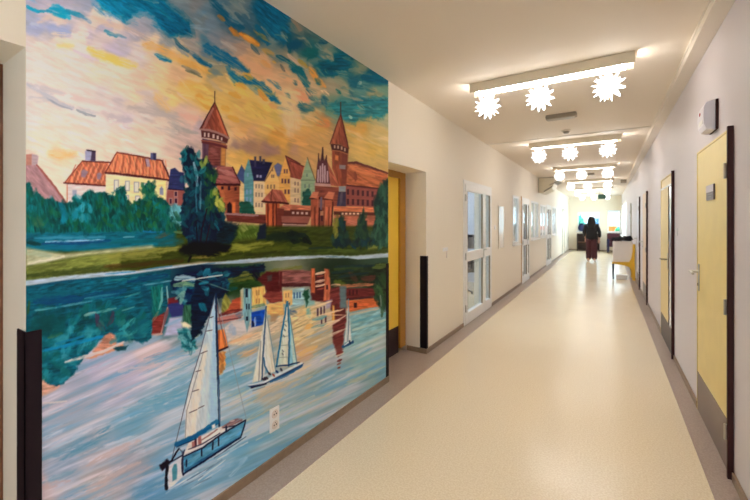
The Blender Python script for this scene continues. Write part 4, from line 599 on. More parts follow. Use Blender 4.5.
# ------------------------------------------------------------------ materials
M = {}
M['wall_l'] = mat('wall_paint_warm_cast', (241,231,215), .55, bump=.08, nscale=160)  # warm light on the left wall is put into its paint colour
M['wall_r'] = mat('wall_paint_cool_cast', (222,215,220), .5, bump=.08, nscale=160)  # cooler light on the right wall is put into its paint colour
M['wall_end'] = mat('warm_end_wall_paint', (252,240,218), .6)
M['wall_room'] = mat('pale_blue_room_paint', (196,206,226), .6)
M['ceiling'] = mat('ceiling_paint', (241,228,212), .7)
M['trim'] = mat('cable_duct_plastic', (236,226,212), .45)
M['skirt'] = mat('taupe_vinyl_skirting', (150,126,104), .38, noise=.12, nscale=30)
M['pvc'] = mat('white_window_plastic', (240,238,236), .3)
M['brown'] = mat('shaded_brown_lacquer', (58,22,22), .6, spec=.3)
M['yellow'] = mat('pale_yellow_door_laminate', (240,218,142), .42, noise=.05, nscale=6)
M['gold'] = mat('golden_brown_door_frame', (176,124,44), .4)
M['nicheyellow'] = mat('strong_yellow_door_laminate', (244,204,70), .42)
M['kick'] = mat('grey_vinyl_kick_plate', (124,108,100), .4)
M['kickdark'] = mat('dark_plum_kick_plate', (48,26,34), .4)
M['guard'] = mat('black_plum_rubber_guard', (24,10,20), .7, spec=.2)
M['steel'] = mat('brushed_steel', (190,188,184), .28, metal=1)
M['white'] = mat('white_plastic', (238,236,236), .35)
M['offwhite'] = mat('warm_white_enamel', (232,222,202), .4)
M['grey'] = mat('warm_grey_plastic', (150,136,118), .45)
M['dark'] = mat('dark_plastic', (36,32,36), .45)
M['socketface'] = mat('pale_pink_socket_plastic', (226,212,206), .4)
M['walnut'] = mat('brown_stained_wood', (120,74,48), .45, noise=.3, nscale=14)
M['red'] = mat('red_print', (190,80,90), .5)
M['glass'] = glass('clear_window_glass')
M['glassgrey'] = mat('greyish_wired_glass', (160,164,178), .12, spec=.7)

# floors: speckled cream vinyl and a cooler taupe border
def floor_mat(name, c1, c2, rough):
    m = D.materials.new(name); m.use_nodes = True; nt = m.node_tree; b = nt.nodes['Principled BSDF']
    tc = nt.nodes.new('ShaderNodeTexCoord'); n1 = nt.nodes.new('ShaderNodeTexNoise'); n2 = nt.nodes.new('ShaderNodeTexNoise')
    n1.inputs['Scale'].default_value = 95; n1.inputs['Detail'].default_value = 3; n2.inputs['Scale'].default_value = 2.5; n2.inputs['Detail'].default_value = 3
    r = nt.nodes.new('ShaderNodeValToRGB'); r.color_ramp.elements[0].position = .4; r.color_ramp.elements[1].position = .6
    r.color_ramp.elements[0].color = lin(c2)+(1,); r.color_ramp.elements[1].color = lin(c1)+(1,)
    rr = nt.nodes.new('ShaderNodeMapRange'); rr.inputs['To Min'].default_value = rough*.8; rr.inputs['To Max'].default_value = rough*1.25
    for n in (n1, n2): nt.links.new(tc.outputs['Object'], n.inputs['Vector'])
    nt.links.new(n1.outputs['Fac'], r.inputs['Fac']); nt.links.new(r.outputs['Color'], b.inputs['Base Color'])
    nt.links.new(n2.outputs['Fac'], rr.inputs['Value']); nt.links.new(rr.outputs['Result'], b.inputs['Roughness'])
    b.inputs['Specular IOR Level'].default_value = .55
    return m
M['floor'] = floor_mat('speckled_cream_vinyl', (242,226,198), (231,212,180), .22)
M['border'] = floor_mat('taupe_border_vinyl', (176,158,146), (164,146,134), .3)

# ------------------------------------------------------------------ room shell
XO = -5.6                            # outer wall of the side rooms
WT = .30                             # thickness of the left wall
struct(MB().box(XO-.2, XR+.25, YN-.2, YF+.25, -.12, 0).build('floor', M['floor']))
struct(MB().box(XO-.2, XR+.25, YN-.2, YF+.25, H, H+.12).build('ceiling', M['ceiling']))
# border strips laid along both walls (the one on the left also fills the door niche)
b = MB(); b.box(XL, -1.545, YN, YF, 0, .0025); b.box(XL-.28, XL, 2.985, 3.842, 0, .0025); struct(b.build('trim_1', M['border']))
struct(MB().box(.492, XR, YN, YF, 0, .0025).build('trim_2', M['border']))

openings = [(-.50,.438,0,2.12),(2.985,3.842,0,2.07),(5.11,6.61,0,2.11),(8.37,9.0,1.0,2.09),(9.36,10.37,0,2.1),(10.6,11.87,1.02,2.08),
            (12.25,13.45,1.02,2.05),(13.57,14.87,0,2.1),(15.2,16.4,1.0,2.08),(18.8,19.9,0,2.1)]
def wall_with(op, x0, x1, ya, yb, m, name, top=H):
    b = MB(); y = ya
    for (a, c, z0, z1) in op:
        b.box(x0, x1, y, a, 0, top)
        if z0 > 0: b.box(x0, x1, a, c, 0, z0)
        b.box(x0, x1, a, c, z1, top); y = c
    b.box(x0, x1, y, yb, 0, top)
    return struct(b.build(name, m))
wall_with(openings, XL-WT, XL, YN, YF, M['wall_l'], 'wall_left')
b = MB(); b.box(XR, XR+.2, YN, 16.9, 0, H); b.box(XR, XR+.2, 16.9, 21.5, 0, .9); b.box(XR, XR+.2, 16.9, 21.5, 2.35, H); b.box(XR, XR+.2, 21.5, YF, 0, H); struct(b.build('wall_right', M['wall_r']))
# end wall with its two windows
W1 = (xp(577.5, YF), xp(600, YF), 1.01, 2.03); W2 = (.02, .585, .99, 2.09)
b = MB(); b.box(XL, W1[0], YF, YF+.22, 0, H); b.box(W1[1], W2[0], YF, YF+.22, 0, H); b.box(W2[1], XR, YF, YF+.22, 0, H)
for w in (W1, W2): b.box(w[0], w[1], YF, YF+.22, 0, w[2]); b.box(w[0], w[1], YF, YF+.22, w[3], H)
struct(b.build('wall_end', M['wall_end']))
# behind the camera: an unseen wall, its opening added to let in daylight
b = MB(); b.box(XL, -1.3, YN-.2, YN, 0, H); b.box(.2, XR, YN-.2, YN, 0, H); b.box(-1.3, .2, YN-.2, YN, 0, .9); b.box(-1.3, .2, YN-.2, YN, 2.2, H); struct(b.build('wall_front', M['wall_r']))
# side rooms behind the glazed doors
b = MB(); y = YN
for a, c in ((5.0,8.6),(9.9,13.2),(14.2,17.8)):
    b.box(XO-.2, XO, y, a, 0, H); b.box(XO-.2, XO, a, c, 0, .9); b.box(XO-.2, XO, a, c, 2.4, H); y = c
b.box(XO-.2, XO, y, YF, 0, H); struct(b.build('wall_outer', M['wall_room']))
b = MB()
for y0 in (4.2, 9.05): b.box(XO, XL-WT, y0, y0+.14, 0, H)
for a, c, z0, z1 in ((XO,-4.8,0,H),(-2.2,XL-WT,0,H),(-4.8,-2.2,0,.9),(-4.8,-2.2,2.3,H)): b.box(a, c, YF, YF+.2, z0, z1)
b.box(XO, XL-WT, YN-.2, YN, 0, H)
struct(b.build('wall_partition', M['wall_room']))
# skirting
def skirting(op, x0, x1, name, m=None):
    b = MB(); y = YN
    for (a, c, z0, z1) in op:
        if z0 > 0: continue
        b.box(x0, x1, y, a, .0025, .056); y = c
    b.box(x0, x1, y, YF, .0025, .056); return b
b = skirting(openings, XL, XL+.012, 'baseboard_left')
b.box(XL-.24, XL+.012, 3.83, 3.842, .0025, .056)
struct(b.build('baseboard_left', M['skirt']))
rdoors = [(2.925,3.86),(5.13,6.2),(8.2,9.15),(9.98,10.9),(13.4,14.3)]
b = skirting([(a-.035, c+.03, 0, 0) for a, c in rdoors], XR-.012, XR, 'baseboard_right'); struct(b.build('baseboard_right', M['skirt']))
b = MB(); b.box(XL, XR, YF-.012, YF, .0025, .056); struct(b.build('baseboard_end', M['skirt']))
# cable duct in the right ceiling corner and the joint strip across the ceiling
b = MB(); b.box(.522, XR, YN, 13.9, 2.765, H, .004); b.box(.516, .523, YN, 13.9, 2.815, H); struct(b.build('trim_3', M['trim']))
struct(MB().box(XL, .516, 6.33, 6.40, H-.012, H, .003).build('trim_4', M['trim']))

# ------------------------------------------------------------------ the mural as a flat painted skin on the wall
def build_mural():
    paint_all()
    ncol, nrow = 620, 880
    def pxcol(Y): 
        Z = -XL*ST+Y*CT; return CX+F*(XL*CT+Y*ST)/Z
    xs = np.linspace(pxcol(MY0), pxcol(MY1), ncol)
    t = (xs-CX)/F; Yc = (t*(-XL*ST)-XL*CT)/(ST-t*CT)
    Zr = np.linspace(MZ0, MZ1, nrow)
    YY, ZZ = np.meshgrid(Yc, Zr)
    dep = -XL*ST+YY*CT
    px = CX+F*(XL*CT+YY*ST)/dep; py = HY-F*(ZZ-EYE)/dep
    fx = np.clip((px-X0)*SC, 0, CW-1.01); fy = np.clip((py-Y0)*SC, 0, CH-1.01)
    xi = fx.astype(int); yi = fy.astype(int); ax = (fx-xi)[..., None]; ay = (fy-yi)[..., None]
    c = (img[yi, xi]*(1-ax)+img[yi, xi+1]*ax)*(1-ay)+(img[yi+1, xi]*(1-ax)+img[yi+1, xi+1]*ax)*ay
    c = np.clip((c/255-.42)*1.3+.46, .012, 1)
    c = np.where(c <= .04045, c/12.92, ((c+.055)/1.055)**2.4)
    # paint values: the picture's contrast and strength of pigment
    warm = np.clip((c[..., :1]-c[..., 2:])*6, 0, 1)
    lum = (c*np.array([.25,.6,.15])).sum(-1, keepdims=True); c = c*(1-.14*warm)+lum*.14*warm
    lum = (c*np.array([.25,.6,.15])).sum(-1, keepdims=True)
    c = np.clip(lum+(c-lum)*MUR_SAT, 0, 1)
    c = np.clip(MUR_GAIN*c**MUR_GAM, .003, .93)
    co = np.empty((nrow*ncol, 3), np.float32); co[:, 0] = XL+.0015; co[:, 1] = YY.ravel(); co[:, 2] = ZZ.ravel()
    idx = np.arange(nrow*ncol).reshape(nrow, ncol)
    f = np.stack([idx[:-1, :-1], idx[:-1, 1:], idx[1:, 1:], idx[1:, :-1]], -1).reshape(-1, 4)[:, ::1]
    me = D.meshes.new('wall_mural'); n = len(f)
    me.vertices.add(len(co)); me.vertices.foreach_set('co', co.ravel())
    me.loops.add(n*4); me.loops.foreach_set('vertex_index', f.ravel().astype(np.int32))
    me.polygons.add(n); me.polygons.foreach_set('loop_start', np.arange(0, n*4, 4, dtype=np.int32)); me.polygons.foreach_set('loop_total', np.full(n, 4, np.int32))
    me.update(calc_edges=True)
    at = me.color_attributes.new('paint', 'FLOAT_COLOR', 'POINT')
    rgba = np.ones((nrow*ncol, 4), np.float32); rgba[:, :3] = c.reshape(-1, 3); at.data.foreach_set('color', rgba.ravel())
    m = D.materials.new('mural_paint'); m.use_nodes = True; nt = m.node_tree; bs = nt.nodes['Principled BSDF']
    ca = nt.nodes.new('ShaderNodeVertexColor'); ca.layer_name = 'paint'
    nt.links.new(ca.outputs['Color'], bs.inputs['Base Color'])
    bs.inputs['Roughness'].default_value = .6; bs.inputs['Specular IOR Level'].default_value = .12
    me.materials.append(m)
    o = D.objects.new('wall_mural', me); COL.objects.link(o)
    tag(o, 'wall-sized painted mural of a brick riverside town with sailing boats, on the left wall', 'mural')
MUR_SAT, MUR_GAIN, MUR_GAM = 1.0, 1.02, 1.0
build_mural()

# double socket near the bottom of the mural
so = thing('wall_socket', 'white double wall socket low on the painted water of the mural', 'socket', (XL+.002, 1.582, .285))
MB().box(0, .010, -.037, .037, -.072, .072, .003).build('cover_plate', M['white'], so)
for z in (.033, -.033):
    k = MB().cyl((.010, 0, z), (.013, 0, z), .026, .024, 20).build('socket_insert', M['socketface'], so)
    MB().cyl((.0128, -.009, z), (.0138, -.009, z), .0045, n=10).cyl((.0128, .009, z), (.0138, .009, z), .0045, n=10).cyl((.0128, 0, z+.014), (.0142, 0, z+.014), .003, n=8).build('pin_hole', M['dark'], k)

# ------------------------------------------------------------------ corner guards
def guard(label, y, s):              # L-profile round the wall corner at depth y; s = +1 when the wall runs towards +Y
    o = MB(); t = .006
    ya, yb = (y, y+.043*s); o.box(XL, XL+t, min(ya, yb)-(t if s > 0 else 0), max(ya, yb)+(0 if s > 0 else t), .056, 1.11, .0015)
    yc, yd = y-t*s, y; o.box(XL-.075, XL+t, min(yc, yd), max(yc, yd), .058, 1.112, .0015)
    g = o.build('corner_guard', M['guard'], off=(XL, y, .056)); g.location = (XL, y, .056)
    return tag(g, label, 'corner guard', 'black corner guards on the left wall')
guard('black corner guard at the left edge of the mural, nearest the camera', .438, 1)
guard('black corner guard on the right edge of the mural beside the yellow door niche', 2.985, -1)
guard('black corner guard on the far corner of the yellow door niche', 3.842, 1)

# ------------------------------------------------------------------ doors on the left
# near doorway: brown wooden door and frame deep in the reveal
d = struct(MB().box(XL-.30, XL-.285, -.42, .36, .004, 2.04).build('door_1', M['walnut']))
MB().box(XL-.299, XL-.262, .36, .437, .004, 2.118).box(XL-.299, XL-.262, -.499, .36, 2.04, 2.118).build('frame', M['walnut'], d)
# yellow door in the niche
d = struct(MB().box(XL-.296, XL-.282, 3.05, 3.70, .31, 2.0).build('door_2', M['nicheyellow']))
MB().box(XL-.298, XL-.281, 3.05, 3.70, .006, .31).build('kick_plate', M['kickdark'], d)
MB().box(XL-.299, XL-.255, 3.70, 3.829, .057, 2.068).box(XL-.299, XL-.245, 2.987, 3.05, .006, 2.068).box(XL-.299, XL-.245, 3.05, 3.70, 2.0, 2.068).build('frame', M['gold'], d)
h = MB().tube([(XL-.282, 3.12, 1.06), (XL-.235, 3.12, 1.06), (XL-.235, 3.23, 1.06)], .009).build('handle', M['steel'], d)

def glazed_door(n, y0, y1, split, z1=2.1):
    x0, x1 = XL-.055, XL+.012
    fr = MB(); w = .055
    fr.box(x0, x1, y0, y0+w, .004, z1, .004); fr.box(x0, x1, y1-w, y1, .004, z1, .004); fr.box(x0, x1, y0+w, y1-w, z1-w, z1, .004); fr.box(x0, x1, y0+w, y1-w, .004, .03)
    d = struct(fr.build('door_%d' % n, M['pvc']))
    leaves = [(y0+w+.003, split-.003, .085), (split+.003, y1-w-.003, .07)]
    for i, (a, c, s) in enumerate(leaves):
        lf = MB(); xa, xb = XL-.048, XL+.020
        lf.box(xa, xb, a, a+s, .012, z1-w-.003, .004); lf.box(xa, xb, c-s, c, .012, z1-w-.003, .004)
        lf.box(xa, xb, a+s, c-s, .012, .17, .004); lf.box(xa, xb, a+s, c-s, .92, 1.06, .004); lf.box(xa, xb, a+s, c-s, z1-w-.10, z1-w-.003, .004)
        L = lf.build('door_leaf', M['pvc'], d)
        MB().box(XL-.018, XL-.010, a+s-.01, c-s+.01, .16, .93).build('glass_pane', M['glass'], L)
        MB().box(XL-.018, XL-.010, a+s-.01, c-s+.01, 1.05, z1-w-.09).build('glass_pane', M['glass'], L)
        g = MB()
        for (za, zb) in ((.17,.92),(1.06,z1-w-.10)):
            g.box(XL-.009, XL+.0205, a+s, a+s+.004, za, zb); g.box(XL-.009, XL+.0205, c-s-.004, c-s, za, zb)
        g.build('seal', M['grey'], L)
        if i == 0:
            MB().box(XL+.02, XL+.026, c-.055, c-.02, .90, 1.14).tube([(XL+.02, c-.038, 1.05), (XL+.065, c-.038, 1.05), (XL+.065, c-.16, 1.05)], .009).build('handle', M['steel'], L)
            hg = MB()
            for z in (.25, 1.0, 1.85): hg.cyl((XL+.022, y0+w, z-.05), (XL+.022, y0+w, z+.05), .011, n=10)
            hg.build('hinge', M['steel'], L)
    return d
glazed_door(3, 5.11, 6.61, 6.12, 2.11)
glazed_door(4, 9.36, 10.37, 10.05)
glazed_door(5, 13.57, 14.87, 14.4)
MB_ = MB().box(XL-.02, XL+.01, 9.30, 9.36, .004, 2.12, .003); struct(MB_.build('trim_5', M['gold']))
# plain white door at the far end
d = struct(MB().box(XL-.04, XL+.004, 18.86, 19.84, .006, 2.04).build('door_6', M['offwhite']))
MB().box(XL-.05, XL+.014, 18.8, 18.86, .004, 2.1).box(XL-.05, XL+.014, 19.84, 19.9, .004, 2.1).box(XL-.05, XL+.014, 18.86, 19.84, 2.04, 2.1).build('frame', M['grey'], d)
MB().tube([(XL, 18.94, 1.05), (XL+.055, 18.94, 1.05), (XL+.055, 19.06, 1.05)], .009).build('handle', M['steel'], d)
def side_window(n, y0, y1, z0, z1, mull=True):
    w = .05; x0, x1 = XL-.06, XL+.012; f = MB()
    f.box(x0, x1, y0, y0+w, z0, z1, .003); f.box(x0, x1, y1-w, y1, z0, z1, .003); f.box(x0, x1, y0+w, y1-w, z0, z0+w, .003); f.box(x0, x1, y0+w, y1-w, z1-w, z1, .003)
    ym = (y0+y1)/2
    if mull: f.box(x0, x1, ym-.03, ym+.03, z0+w, z1-w, .003)
    o = struct(f.build('window_%d' % n, M['pvc']))
    MB().box(XL-.02, XL-.012, y0+.04, y1-.04, z0+.04, z1-.04).build('glass_pane', M['glass'], o)
    MB().box(XL, XL+.06, y0-.03, y1+.03, z0-.03, z0, .004).build('window_sill', M['pvc'], o)
side_window(1, 8.37, 9.0, 1.0, 2.09, False); side_window(2, 10.6, 11.87, 1.02, 2.08); side_window(3, 12.25, 13.45, 1.02, 2.05); side_window(4, 15.2, 16.4, 1.0, 2.08)
f = MB(); x0, x1 = XR-.008, XR+.06  # right-wall window, added to let daylight into the far end
for y in (16.9, 18.4, 19.95, 21.43): f.box(x0, x1, y, y+.07, .9, 2.35)
f.box(x0, x1, 16.97, 21.43, .9, .97); f.box(x0, x1, 16.97, 21.43, 2.28, 2.35)
o = struct(f.build('window_7', M['pvc'])); MB().box(XR+.02, XR+.028, 16.95, 21.45, .95, 2.3).build('glass_pane', M['glass'], o); MB().box(XR-.10, XR, 16.87, 21.53, .87, .9, .004).build('window_sill', M['pvc'], o)
# end-wall windows
for n, w in ((5, W1), (6, W2)):
    f = MB(); t = .05; y0, y1 = YF+.02, YF+.09
    f.box(w[0], w[0]+t, y0, y1, w[2], w[3]); f.box(w[1]-t, w[1], y0, y1, w[2], w[3]); f.box(w[0]+t, w[1]-t, y0, y1, w[2], w[2]+t); f.box(w[0]+t, w[1]-t, y0, y1, w[3]-t, w[3])
    o = struct(f.build('window_%d' % n, M['pvc'])); MB().box(w[0]+t-.01, w[1]-t+.01, YF+.05, YF+.058, w[2]+t-.01, w[3]-t+.01).build('glass_pane', M['glass'], o)
    MB().box(w[0]-.04, w[1]+.03, YF-.14, YF+.02, w[2]-.04, w[2], .005).build('window_sill', M['pvc'], o)

# ------------------------------------------------------------------ doors on the right wall
def right_door(n, y0, y1, leafm, kind='plain', z1=2.04, framem=None):
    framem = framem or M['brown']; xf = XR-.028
    f = MB(); f.box(XR-.012, XR, y1, y1+.012, .003, z1+.014, .002); f.box(XR-.012, XR, y0, y1, z1, z1+.014, .002)
    d = struct(f.build('door_%d' % n, leafm))
    MB().box(xf, XR, y0-.022, y0, .003, z1+.02, .003).build('hinge_jamb', framem, d)  # brown jamb, darkened: shade on its near side put into the colour
    xl = XR-.009
    if kind == 'plain':
        MB().box(xl, XR, y0+.002, y1-.002, .31, z1-.002, .002).build('door_leaf', leafm, d)
        MB().box(xl-.002, XR, y0+.002, y1-.002, .008, .31, .002).build('kick_plate', M['kick'], d)
        hy = y1-.06
        hd = MB().box(xl-.007, xl, hy-.02, hy+.02, .96, 1.17, .003).build('handle_plate', M['steel'], d)
        MB().tube([(xl-.004, hy, 1.11), (xl-.056, hy, 1.11), (xl-.056, hy-.12, 1.105)], .0095).build('handle', M['steel'], d)
        MB().cyl((xl-.010, hy, 1.01), (xl-.006, hy, 1.01), .011, n=12).build('keyhole', M['dark'], d)
        hg = MB()
        for z in (.27, 1.0, 1.8): hg.cyl((xf-.006, y0-.004, z-.045), (xf-.006, y0-.004, z+.045), .008, n=10)
        hg.build('hinge', M['steel'], d)
    elif kind == 'glazed':
        ys = y0+.36
        MB().box(xl, XR, ys, y1-.002, .30, 1.92, .002).build('door_leaf', leafm, d)
        MB().box(xl-.002, XR, y0+.10, y1-.002, .008, .30, .002).build('kick_plate', M['kickdark'], d)
        MB().box(xl, XR, y0+.10, ys-.028, .30, 1.92).build('glass_pane', M['glassgrey'], d)
        MB().box(xl-.004, XR, ys-.028, ys, .30, 1.92).build('glazing_bar', M['brown'], d)
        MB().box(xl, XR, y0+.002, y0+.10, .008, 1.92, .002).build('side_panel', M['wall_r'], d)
        MB().box(xl+.004, XR, y0+.002, y1-.002, 1.935, z1-.002).build('transom_panel', leafm, d)
        MB().box(xl-.006, XR, y0+.002, y1-.002, 1.92, 1.935).build('transom_bar', M['steel'], d)
        hy = ys+.05
        MB().box(xl-.007, xl, hy-.02, hy+.02, .94, 1.13, .003).build('handle_plate', M['steel'], d)
        MB().tube([(xl-.004, hy, 1.055), (xl-.06, hy, 1.055), (xl-.06, hy+.13, 1.05)], .010).build('handle', M['grey'], d)
    return d
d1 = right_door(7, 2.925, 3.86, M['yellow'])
# name plate on the yellow door: pale paper strip over a dark panel
np_ = MB().box(XR-.019, XR-.009, 3.29, 3.50, 1.652, 1.758, .002).build('name_plate', mat('brown_grey_sign_plastic', (96,82,84), .35), d1)
MB().box(XR-.0205, XR-.0185, 3.293, 3.497, 1.708, 1.756).build('name_strip', mat('pale_grey_paper', (206,200,206), .5), np_)
b = MB(); 
for z, a, c in ((1.692,3.315,3.47),(1.676,3.34,3.45)): b.box(XR-.0198, XR-.0188, a, c, z-.0035, z+.0035)
b.build('text_line', mat('faint_sign_print', (160,150,150), .5), np_)
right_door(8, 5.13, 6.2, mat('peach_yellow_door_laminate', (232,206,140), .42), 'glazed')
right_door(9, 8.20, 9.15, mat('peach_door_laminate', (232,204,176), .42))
paleleaf = mat('pale_lilac_door_laminate', (222,218,228), .35)
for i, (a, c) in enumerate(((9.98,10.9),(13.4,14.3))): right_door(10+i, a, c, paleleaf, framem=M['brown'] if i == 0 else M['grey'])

# ------------------------------------------------------------------ small fittings on walls and ceiling
sp = thing('wall_alarm', 'white rounded alarm sounder box on the right wall above the nearest yellow door', 'alarm box', (XR, 3.345, 2.214))
MB().box(-.015, 0, -.10, .10, -.10, .10, .004).build('back_plate', M['brown'], sp)
MB().prism([(-.072,-.06),(-.076,0),(-.072,.06),(-.058,.09),(-.015,.10),(-.015,-.10),(-.058,-.09)], 'y', -.09, .10).build('housing', mat('lilac_white_plastic', (232,228,238), .3), sp)
MB().cyl((-.0775, .02, .03), (-.070, .02, .03), .012, n=12).build('red_mark', M['red'], sp)
MB().box(-.0765, -.07, -.06, .05, -.05, -.02).build('grille', M['white'], sp)
sw = thing('light_switch', 'small white light switch on the right wall between the two nearest doors', 'light switch', (XR, 4.93, 1.40))
MB().box(-.009, 0, -.04, .04, -.04, .04, .002).build('cover_plate', M['white'], sw); MB().box(-.014, -.009, -.026, .026, -.028, .028, .002).build('rocker', M['white'], sw)
sw = thing('light_switch', 'small cream switch plate on the left wall between niche and first glazed door', 'light switch', (XL, 4.42, 1.15))
MB().box(0, .010, -.075, .075, -.02, .025, .002).build('cover_plate', M['white'], sw); MB().box(.010, .014, -.06, .06, -.012, .018, .002).build('rocker', M['white'], sw)
MB().box(.0, .008, .045, .062, -.11, -.02).build('cable_clip', M['socketface'], sw)
sw = thing('light_switch', 'small white switch just past the first glazed door on the left wall', 'light switch', (XL, 6.86, 1.40))
MB().box(0, .010, -.04, .04, -.04, .04, .002).build('cover_plate', M['white'], sw); MB().box(.010, .014, -.026, .026, -.028, .028, .002).build('rocker', M['white'], sw)
nb = thing('notice_board', 'blank glossy white notice panel on the left wall before the first small window', 'notice board', (XL, 7.3, 1.0))
MB().box(0, .012, -.18, .22, 0, .80, .003).build('panel', mat('glossy_white_panel', (236,230,220), .12), nb)
MB().box(.011, .016, -.19, -.18, -.005, .805).box(.011, .016, .22, .23, -.005, .805).box(0, .016, -.19, .23, .80, .808).box(0, .016, -.19, .23, -.008, 0).build('frame', M['offwhite'], nb)

def emergency(label, x, y, L):
    e = thing('emergency_light', label, 'emergency light', (x, y, H), 'grey emergency lights on the ceiling')
    MB().box(-L/2, L/2, -.06, .06, -.05, 0, .012).build('housing', M['grey'], e); MB().box(-L/2+.02, L/2-.02, -.045, .045, -.058, -.05, .004).build('lens', mat('grey_lens', (176,164,148), .3), e)
emergency('grey oblong emergency light on the ceiling behind the nearest light bar', -.48, 5.06, .34)
emergency('grey emergency light on the ceiling between the third and fourth light bars', -.40, 11.6, .22)
sd = thing('smoke_detector', 'round beige smoke detector on the ceiling just before the second light bar', 'smoke detector', (-.5, 5.97, H))
MB().cyl((0,0,0), (0,0,-.022), .062, .058, 24).build('base', M['offwhite'], sd); MB().cyl((0,0,-.022), (0,0,-.048), .045, .03, 24).build('sensor_head', M['grey'], sd)
ex = thing('exit_sign', 'small dark green sign hanging under the ceiling far down the corridor', 'sign', (-.17, 18.2, H))
MB().cyl((-.1,0,0), (-.1,0,-.165), .006, n=8).build('hanger', M['grey'], ex); MB().cyl((.1,0,0), (.1,0,-.165), .006, n=8).build('hanger', M['grey'], ex); MB().box(-.15, .15, -.02, .02, -.36, -.16, .005).build('sign_box', mat('dark_green_plastic', (30,70,52), .4), ex)
jb = thing('junction_box', 'small grey junction box on the right cable duct beyond the fourth light bar', 'junction box', (.47, 13.95, H))
MB().box(-.11, .045, -.06, .06, -.10, 0, .006).build('box_body', M['grey'], jb); MB().box(-.10, .035, -.066, -.06, -.09, -.01, .002).build('lid', M['grey'], jb)
# wall-mounted air conditioner high on the left wall
ac = thing('air_conditioner', 'white air conditioner high on the left wall with its dark louvre flap open', 'air conditioner', (XL, 12.35, 2.38))
MB().prism([(0,0),(.12,-.02),(.36,.10),(.42,.24),(.42,.43),(.36,.445),(0,.445)], 'y', -.42, .42).build('casing', mat('cream_white_plastic', (234,222,196), .4), ac)
MB().prism([(.16,.02),(.38,.16),(.37,.18),(.15,.04)], 'y', -.425, .40).build('air_outlet', M['dark'], ac)
MB().prism([(.30,.20),(.56,.33),(.555,.345),(.295,.215)], 'y', -.43, .40).build('louvre_flap', M['grey'], ac)
MB().box(0, .43, -.43, -.42, .43, .445).box(0, .012, -.43, -.42, 0, .43).build('edge_band', M['grey'], ac)

# ------------------------------------------------------------------ light bars and the paper stars hung from them
LW = (1.0, .972, .945)
M['tube'] = emis('lit_tube', LW, 44.0)
M['endglow'] = emis('lit_end_window', (1.0, .96, .90), 46.0)
M['star'] = emis('lit_paper_star', (1.0, .985, .96), 6.0)
M['blade'] = mat('white_louvre_metal', (240,240,240), .3)
M['housing'] = mat('cream_light_housing', (228,214,190), .4)
ROWS = [3.56, 6.72, 9.95, 13.2, 16.4, 19.6]
NTH = ['nearest', 'second', 'third', 'fourth', 'fifth', 'farthest']
FX0, FX1, FXC = -1.12, .185, -.4675
def make_bar():
    o = D.objects.new('ceiling_light_bar', None); o.empty_display_size = .1; COL.objects.link(o); hw = (FX1-FX0)/2
    MB().box(-hw, hw, -.08, -.072, -.087, 0, .001).box(-hw, hw, .072, .08, -.087, 0, .001).box(-hw, hw, -.072, .072, -.012, 0).build('housing', M['housing'], o)
    MB().box(-hw+.10, hw-.10, -.066, .066, -.052, -.042).build('lamp_tray', M['tube'], o)
    bl = MB()
    for i in range(24):
        x = -hw+.05+i*(2*hw-.1)/23; bl.box(x-.0015, x+.0015, -.0715, .0715, -.0865, -.056)
    bl.box(-hw+.045, hw-.045, -.003, .003, -.086, -.056).build('louvre', M['blade'], o)
    for s in (-1, 1):
        MB().box(s*(hw-.085)-.003, s*(hw-.085)+.003, -.07, .07, -.085, -.052).build('end_window', M['endglow'], o)
    return o
def make_star():
    o = D.objects.new('paper_star_lamp', None); o.empty_display_size = .05; COL.objects.link(o)
    bm = bmesh.new(); n = 38; ga = math.pi*(3-5**.5)
    bmesh.ops.create_icosphere(bm, subdivisions=2, radius=.060)
    for i in range(n):
        z = 1-2*(i+.5)/n; r = math.sqrt(1-z*z); d = Vector((r*math.cos(ga*i), r*math.sin(ga*i), z))
        u = d.orthogonal().normalized(); w = d.cross(u); rr = .020
        tip = bm.verts.new(d*.128); ring = [bm.verts.new(d*.050+(u*math.cos(k*math.pi/2)+w*math.sin(k*math.pi/2))*rr) for k in range(4)]
        for k in range(4): bm.faces.new((ring[k], ring[(k+1) % 4], tip))
    m = MB(); m.bm.free(); m.bm = bm
    m.build('star_shade', M['star'], o)
    MB().cyl((0,0,.06), (0,0,.212), .006, n=8).build('lamp_holder', M['white'], o)
    return o
bar0 = make_bar(); star0 = make_star()
SX = [-.975, -.51, .01]
for i, y in enumerate(ROWS):
    o = bar0 if i == 0 else copy_tree(bar0)
    o.location = (FXC, y, H); tag(o, '%s cream louvred light bar across the corridor ceiling, carrying three glowing paper stars' % NTH[i], 'ceiling light', 'light bars across the corridor ceiling')
    for j, x in enumerate(SX):
        s = star0 if (i == 0 and j == 0) else copy_tree(star0)
        s.location = (x, y+.02, 2.618); s.rotation_euler.z = i*.7+j*1.3
        tag(s, '%s glowing white paper star under the %s ceiling light bar' % (('left', 'middle', 'right')[j], NTH[i]), 'star lamp', 'glowing paper stars under the light bars')

for y, l in ((.36, 'unseen added light bar on the ceiling above the near edge of the mural'), (-2.2, 'unseen added light bar on the ceiling at the near end of the corridor')):
    o = copy_tree(bar0); o.location = (FXC, y, H); tag(o, l, 'ceiling light', 'light bars across the corridor ceiling')  # unseen bars added to brighten the near end of the mural

